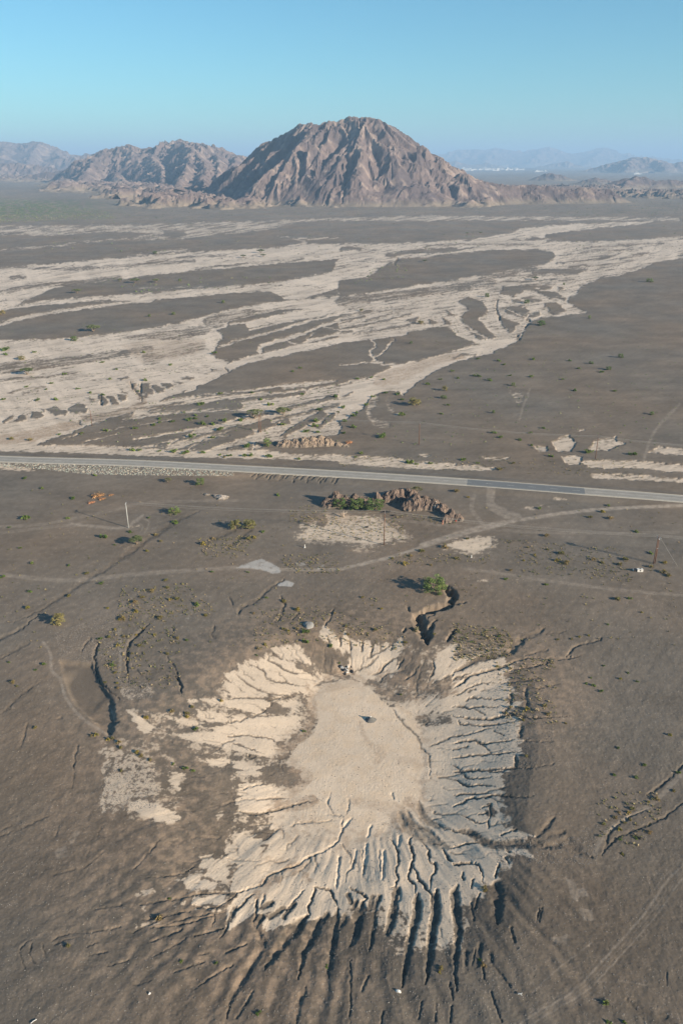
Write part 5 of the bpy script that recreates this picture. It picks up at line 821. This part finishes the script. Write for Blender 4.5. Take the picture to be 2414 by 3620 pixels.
scatter('far_scrub', M['tuft'], 5200, [('s', '-60 690 200 720 380 745 420 775 200 778 -60 790', 3), ('s', '-60 640 500 700 900 720 1300 735 2414 700 2414 745 1200 760 0 800', 1.3), ('s', '0 760 2414 760 2414 900 0 900', .35), ('b', '980 0 1568 -60 1568 10 1000 20', .4), ('a', '500 300 1300 290 1200 360 500 375', .06), ('b', '120 270 330 210 300 300 60 330', .06)], (.5, 2.1), [(.09, .12, .045), (.12, .14, .06), (.10, .11, .06), (.17, .16, .09)], 4, (1, 1, .75), 'oct')
scatter('plain_scrub', M['tuft'], 1700, [('d', '380 0 1568 -40 1568 520 100 480 480 150', 1.5), ('a', '0 540 1000 430 1568 500 1568 640 0 600', .5), ('a', '300 380 1300 300 1500 240 1000 250 400 330', .7), ('c', '300 300 1568 190 1568 500 300 480', .8), ('c', '0 50 1000 0 900 240 100 350', .5), ('b', '400 380 1200 330 1100 560 300 640', .7)], (.2, .7), [(.09, .12, .045), (.11, .13, .055), (.15, .15, .08)], 6, (1, 1, .75), 'oct')
# ------------------------------------------------------------------ power lines
def insulator(parent, x, y, z, h=.32):
    mb = MB(); mb.tube([(x, y, z), (x, y, z+.08), (x, y, z+.09), (x, y, z+.16), (x, y, z+.17), (x, y, z+.24), (x, y, z+h)], [.03, .03, .085, .085, .07, .07, .03], 8); return mb.build('insulator', M['ceramic'], parent, True)
def pole(tile, x, y, h, kind, label, rz=0.0, group=None):
    X, Y, Z = place(*pts(tile, f'{x} {y}')[0]); e = empty('utility_pole', (X, Y, Z)); e.rotation_euler = (0, 0, rz); tops = []
    if kind == 'concrete': MB().tube([(0, 0, -.5), (0, 0, h)], [.21, .13], 12).build('pole', M['concrete'], e, True); arm = MB().box((0, 0, h-.25), (.12, 2.3, .13)).box((0, .5, h-.55), (.05, 1.0, .05), 0, Matrix.Rotation(.55, 3, 'X')).box((0, -.5, h-.55), (.05, 1.0, .05), 0, Matrix.Rotation(-.55, 3, 'X'))
    elif kind == 'wood': MB().tube([(0, 0, -.5), (0, 0, h)], [.19, .13], 10).build('pole', M['wood'], e, True); arm = MB().box((.16, 0, h-.3), (.12, 2.4, .14)).box((.2, .5, h-.6), (.05, 1.0, .05), 0, Matrix.Rotation(.55, 3, 'X')).box((.2, -.5, h-.6), (.05, 1.0, .05), 0, Matrix.Rotation(-.55, 3, 'X'))
    else:
        for o_ in (-.42, .42): MB().tube([(o_, o_*.5, -.5), (o_*.8, o_*.4, h)], [.19, .13], 10).build('pole', M['wood'], e, True)
        arm = MB().box((.0, 0, h-.3), (.2, 2.6, .16)).box((.0, 0, h-1.1), (.16, 1.9, .14)).box((0, 0, h*.55), (.9, .1, .1)).box((.3, .7, h-.7), (.4, .35, .5)).box((-.3, -.7, h-.75), (.3, .3, .45))
    arm.build('crossarm', M['steel'] if kind != 'wood' else M['steel'], e)
    for yy in (-1.05, 0, 1.05):
        insulator(e, 0 if yy or kind == 'twin' else 0, yy, h-.18 if yy or kind == 'twin' else h, .34); c, s_ = math.cos(rz), math.sin(rz); tops.append((X-s_*yy, Y+c*yy, Z+(h+.16 if yy or kind == 'twin' else h+.34)))
    tag(e, label, 'utility pole', group); return tops, e
def px_h(tile, x0, y0, x1, y1):
    X, Y, Z = place(*pts(tile, f'{x0} {y0}')[0]); v1 = pts(tile, f'{x1} {y1}')[0][1]; t = (H0/2-v1)/F; A = Y*SP-CAMH*CP; Bq = Y*CP+CAMH*SP; return (t*Bq-A)/(CP+t*SP)-Z
p1, _ = pole('e', 595, 347, px_h('e', 595, 347, 590, 232), 'concrete', 'tall pale grey concrete utility pole with a small crossarm, at the left')
p2, _ = pole('k', 802, 597, px_h('k', 802, 597, 805, 300), 'wood', 'single brown wooden utility pole in front of the near rock outcrop')
p3, e3 = pole('h', 932, 815, px_h('h', 932, 815, 1010, 215), 'twin', 'double brown wooden utility pole with a guy wire, near the right edge', .2)
q1, _ = pole('c', 427, 400, px_h('c', 427, 400, 424, 320), 'wood', 'thin brown utility pole on the pale channel at the far left beyond the road')
q2, _ = pole('w', 375, 403, px_h('w', 375, 403, 375, 175), 'twin', 'double brown utility pole beside the umbrella-shaped tree beyond the road')
q3, _ = pole('d', 366, 486, px_h('d', 366, 486, 367, 385), 'wood', 'thin brown utility pole on dark gravel right of the far outcrop')
q4, _ = pole('d', 1180, 551, px_h('d', 1180, 551, 1186, 450), 'wood', 'thin brown utility pole among the pale sand patches at the far right')
def extend(a, b, k=1.0): return [tuple(np.array(y)+(np.array(y)-np.array(x))*k) for x, y in zip(a, b)]
def off_pole(tops, label):
    m = tops[1]; gz = float(ground(np.array([m[0]]), np.array([m[1]]), False)[0]); return m, gz
def run(name, stations, label, grp, sag=1.3):
    for w in range(3):
        P_ = []
        for a, b in zip(stations[:-1], stations[1:]):
            a_, b_ = np.array(a[w]), np.array(b[w])
            for i in range(16): t = i/16; c = a_+(b_-a_)*t; P_.append((c[0], c[1], c[2]-sag*4*t*(1-t)))
        P_.append(tuple(stations[-1][w])); o = MB().tube(P_, .034, 4).build('power_cable', M['wire'], None, True); tag(o, label, 'cable', grp)
def outer(a, b, label):
    """the next pole of the line, beyond the edge of the photograph"""
    t = extend(a, b); m = t[1]; gz = float(ground(np.array([m[0]]), np.array([m[1]]), False)[0]); h = b[1][2]-float(ground(np.array([b[1][0]]), np.array([b[1][1]]), False)[0])
    e = empty('utility_pole', (m[0], m[1], gz)); MB().tube([(0, 0, -.5), (0, 0, h-.3)], [.19, .13], 10).build('pole', M['wood'], e, True); MB().box((.16, 0, h-.5), (.12, 2.4, .14)).build('crossarm', M['steel'], e); tag(e, label, 'utility pole'); return [(x, y, gz+h) for x, y, _ in t]
r3 = outer(p2, p3, 'wooden utility pole of the near line, outside the photo to the right'); l0 = outer(q2, q1, 'wooden utility pole of the far line, outside the photo to the left'); r4 = outer(q3, q4, 'wooden utility pole of the far line, outside the photo to the right')
run('near', [p1, p2, p3, r3], 'thin pale cable strung between the concrete pole and the double pole', 'cables of the near power line')
run('far', [l0, q1, q2, q3, q4, r4], 'thin pale power cable strung between the brown poles beyond the road', 'cables of the far power line')
gx, gy, gz = place(*pts('h', '1445 880')[0]); o = MB().tube([(gx, gy, gz-.1), (p3[1][0]+.3, p3[1][1], p3[1][2]-.6)], .03, 5).build('guy_wire', M['wire']); tag(o, 'pale guy wire running from the double pole down to the ground on its right', 'guy wire')
# ------------------------------------------------------------------ small things lying about
def at(tile, x, y): return place(*pts(tile, f'{x} {y}')[0])
def torus(R_, r, tilt, loc, name, label, i):
    V = []; n, k = 24, 10
    for a in range(n):
        for b in range(k):
            t, p = 2*math.pi*a/n, 2*math.pi*b/k; q = R_+r*math.cos(p)*.9; V.append((q*math.cos(t), q*math.sin(t), r*1.0*math.sin(p)))
    f = [(a*k+b, ((a+1) % n)*k+b, ((a+1) % n)*k+(b+1) % k, a*k+(b+1) % k) for a in range(n) for b in range(k)]; o = mesh_np(name, V, f, M['rubber']); o.location = (loc[0], loc[1], loc[2]+r*.9); o.rotation_euler = (tilt, 0, i); return tag(o, label, 'tyre', 'old tyres before the near outcrop')
for i, (x, y, lb) in enumerate(((600, 288, 'black tyre lying left of another under the trees of the near outcrop'), (655, 283, 'black tyre lying below the widest tree of the near outcrop'), (985, 294, 'black tyre leaning at the foot of the jagged rock ridge'), (882, 336, 'black tyre lying just right of the top of the wooden pole'), (650, 440, 'dark tyre lying on the pale sand left of the wooden pole'), (555, 283, 'small dark tyre half hidden left of the two under the trees'))):
    torus(.46 if i < 5 else .3, .17, .12 if i != 2 else .5, at('k', x, y), 'tyre', lb, i)
r = random.Random(8)
X, Y, Z = at('k', 820, 310)
for i, (dx, dy) in enumerate(((0, 0), (.9, .4), (-.9, .5), (.3, 1.2), (-.4, 1.0), (1.5, 1.1), (-1.6, .2))):
    torus(.42, .16, .2*math.sin(i*2), (X+dx, Y+dy, float(ground(np.array([X+dx]), np.array([Y+dy]), False)[0])), 'tyre', 'black tyre in the scattered heap behind the top of the wooden pole', i)
def rubble(name, label, tile, x, y, s, m, seed, cat, group=None, flat=.4):
    X, Y, Z = at(tile, x, y); r = random.Random(seed); b = bpy.data.meshes.new(name); n = 9; V = []; K = 5
    for i in range(K+1):
        ph = math.pi*.5*i/K
        for j in range(n): t = 2*math.pi*j/n; q = s[0]/2*math.sin(ph)*(.8+.4*r.random()) if i else 0; V.append((math.cos(t)*q, math.sin(t)*q*s[1]/s[0], s[2]*math.cos(ph)*(.75+.4*r.random())-(.1 if i == K else 0)))
    f = [(i*n+j, (i+1)*n+j, (i+1)*n+(j+1) % n, i*n+(j+1) % n) for i in range(K) for j in range(n)]; b.from_pydata(V, [], f); b.materials.append(m); o = link(bpy.data.objects.new(name, b)); o.location = (X, Y, Z); o.rotation_euler = (0, 0, seed); return tag(o, label, cat, group)
rubble('tarpaulin', 'crumpled black tarpaulin, the largest piece of the dumped heap above the basin floor', 'n2', 822, 425, (2.2, 1.4, .5), M['tarp'], 1, 'tarpaulin')
rubble('tarpaulin', 'crumpled black tarpaulin at the right end of the dumped heap', 'n2', 868, 438, (1.9, 1.0, .35), M['tarp'], 2, 'tarpaulin')
rubble('tarpaulin', 'small black tarpaulin at the lower end of the dumped heap', 'n2', 822, 458, (1.0, .7, .35), M['tarp'], 3, 'tarpaulin')
rubble('tarpaulin', 'small black tarpaulin at the upper left of the dumped heap', 'n2', 792, 407, (1.2, .9, .4), M['tarp'], 4, 'tarpaulin')
rubble('tarpaulin', 'tiny black tarpaulin lying apart, upper right of the dumped heap', 'n2', 864, 406, (.9, .4, .25), M['tarp'], 5, 'tarpaulin')
for i, (x, y, l, a, lb) in enumerate(((798, 413, 1.2, -.9, 'white board at the upper left of the dumped heap'), (812, 424, 1.7, -.25, 'long white board lying across the dumped heap'), (832, 434, 1.3, -.6, 'white board in the middle of the dumped heap'), (842, 415, .9, 1.4, 'short white board standing at the right of the dumped heap'), (838, 452, .7, .3, 'short white board at the lower end of the dumped heap'))):
    X, Y, Z = at('n2', x, y); o = MB().box((0, 0, .08), (l, .32, .14)).box((l*.2, .1, .2), (l*.5, .2, .1), .3).build('board', M['whitep']); o.location = (X, Y, Z+.25); o.rotation_euler = (.15, .1, a); tag(o, lb, 'board')
# the white box and its dark neighbour by the double pole
X, Y, Z = at('h', 615, 985); e = empty('water_tank', (X, Y, Z)); MB().box((0, 0, .45), (1.95, 1.0, .9)).box((0, 0, .93), (2.02, 1.08, .06)).build('tank', M['whitep'], e); MB().tube([(0, -.515, .5), (0, -.53, .5)], .26, 16).build('hatch', M['rubber'], e); MB().tube([(.1, 0, .96), (.1, 0, 1.0)], .3, 16).build('lid', M['rubber'], e); tag(e, 'white box-shaped tank with a dark round hatch, left of the double pole', 'tank')
X, Y, Z = at('h', 505, 975); e = empty('crate', (X, Y, Z)); MB().box((0, 0, .35), (1.1, 1.1, .7)).box((0, 0, .72), (1.0, 1.0, .05)).build('box', M['tarp'], e); MB().box((-.6, 0, .42), (.06, 1.0, .8)).build('panel', M['whitep'], e); tag(e, 'black crate with a white panel on its left end, beside the white tank', 'crate')
def post(tile, x, y, h, w, m, label, nm='marker_post'):
    X, Y, Z = at(tile, x, y); e = MB(); e.tube([(0, 0, -.1), (0, 0, h*.8)], [w*.75, w*.5], 8); e.tube([(0, 0, h*.8), (0, 0, h)], [w*.6, w*.3], 8); e.box((0, 0, .05), (w*2.2, w*2.2, .12)); o = e.build(nm, m); o.location = (X, Y, Z); tag(o, label, 'marker post')
post('k', 95, 622, 1.3, .28, M['whitep'], 'small white marker post left of the pale sand by the near outcrop'); post('f', 608, 484, 1.0, .26, M['whitep'], 'small white marker post below the bare sandy patch right of the wooden pole'); post('k', 1325, 412, 1.7, .2, mat('orange_paint', (.60, .26, .16), .7), 'small orange marker post below the jagged rock ridge')
rubble('cloth', 'red cloth lying at the lower right end of the jagged rock ridge', 'k', 1442, 385, (.9, .6, .5), M['red'], 5, 'cloth')
def sticks(tile, x, y, n, l, label, nm, m, cat, seed):
    X, Y, Z = at(tile, x, y); r = random.Random(seed); mb = MB()
    for i in range(n): a = r.uniform(0, 3.14); c = (r.uniform(-.3, .3)*l, r.uniform(-.2, .2)*l, .12+.06*i); mb.tube([(c[0]-math.cos(a)*l/2, c[1]-math.sin(a)*l/2, c[2]), (c[0], c[1], c[2]+.08), (c[0]+math.cos(a)*l/2, c[1]+math.sin(a)*l/2, c[2]+r.uniform(-.05, .3))], .07, 5)
    o = mb.build(nm, m); o.location = (X, Y, Z); tag(o, label, cat)
sticks('q', 157, 575, 5, 1.6, 'white plastic scraps caught on a bush below the concrete pole', 'plastic_scraps', M['whitep'], 'litter', 3)
sticks('n7', 165, 668, 1, 1.0, 'white stick lying at the bottom left edge of the photo', 'stick', M['whitep'], 'stick', 4)
sticks('n8', 820, 538, 2, .7, 'curved white scrap on the dark slope at the bottom right', 'scrap', M['whitep'], 'litter', 6)
rubble('boulder', 'pale boulder with a brown stain below the longest gully at the bottom centre', 'n8', 267, 523, (1.0, .6, .4), M['whitep'], 6, 'boulder'); rubble('boulder', 'small white boulder on the dark slope at the bottom left', 'n7', 692, 540, (.45, .3, .3), M['whitep'], 7, 'boulder')
for i, (t_, x, y, l) in enumerate((('k', 1262, 275, .9), ('k', 1275, 288, .7), ('k', 1255, 290, .8), ('k', 1270, 262, .7), ('k', 1288, 275, .6), ('k', 1142, 266, 1.0))):
    rubble('boulder', 'white stone in the pale cluster on the slope of the jagged ridge' if i < 5 else 'single white stone on the face of the jagged ridge', t_, x, y, (l, l*.6, 3.2-.4*i if i < 3 else 2.0), M['whitep'], 10+i, 'boulder', 'white stones on the ridge' if i < 5 else None)
# ------------------------------------------------------------------ the town beyond the mountain
r = random.Random(12)
def house(k):
    mb = MB(); w, d, h = (70, 40, 14) if k == 0 else (46, 50, 22) if k == 1 else (120, 40, 10); mb.box((0, 0, h/2), (w, d, h)); mb.box((w*.28, d*.1, h*1.2), (w*.35, d*.7, h*.4)); wl = mb.build('wall', M['wall']); rf = MB().box((0, 0, h+.25), (w*.94, d*.94, .5)).build('roof', M['roof']); g = MB()
    for i in range(5): g.box((-w*.4+i*w*.2, -d/2-.06, h*.5), (w*.08, .1, h*.3))
    gl = g.build('window_band', M['glass']); ms = [(o.name.split('.')[0], o.data) for o in (wl, rf, gl)]; [bpy.data.objects.remove(o) for o in (wl, rf, gl)]; return ms
HS = [house(k) for k in range(3)]
def town(n, u0, u1, v0, v1, label, grp):
    for i in range(n):
        u = r.uniform(u0, u1); v = r.uniform(v0, v1); X, Y = G(u, v, 0); e = empty('building', (float(X), float(Y), -.5)); e.rotation_euler = (0, 0, r.choice((-.2, .1, .25))); k_s = .5 if u > 1900 else .75 if u > 1870 else 1; e.scale = (k_s, k_s, k_s*r.uniform(.6, 1.2))
        for nm, me in HS[r.randrange(3)]: link(bpy.data.objects.new(nm, me), e)
        tag(e, label, 'building', grp)
town(34, 1632, 1760, 596, 604, 'white flat-roofed building in the dense far town right of the mountain', 'buildings of the far town'); town(14, 1760, 1850, 597, 603, 'white flat-roofed building in the thinner right part of the far town', 'buildings at the right of the far town'); town(10, 1880, 1935, 604, 608, 'low pale building in the row in front of the far hills', 'buildings in the pale row'); town(7, 2190, 2260, 611, 617, 'white building at the foot of the far right hills', 'buildings at the far right')
# ------------------------------------------------------------------ air
hz = bpy.data.materials.new('haze'); hz.use_nodes = True; hn = hz.node_tree; hn.nodes.clear()
ho = hn.nodes.new('ShaderNodeOutputMaterial'); hv = hn.nodes.new('ShaderNodeVolumePrincipled')
hv.inputs['Color'].default_value = (.45, .69, 1.0, 1); hv.inputs['Density'].default_value = 8.0e-5; hv.inputs['Anisotropy'].default_value = 0.0
hn.links.new(hv.outputs[0], ho.inputs['Volume'])
hb = MB(); hb.box((0, 16000, 346), (80000, 80000, 708)); hzo = hb.build('haze', hz); tag(hzo, kind='stuff')
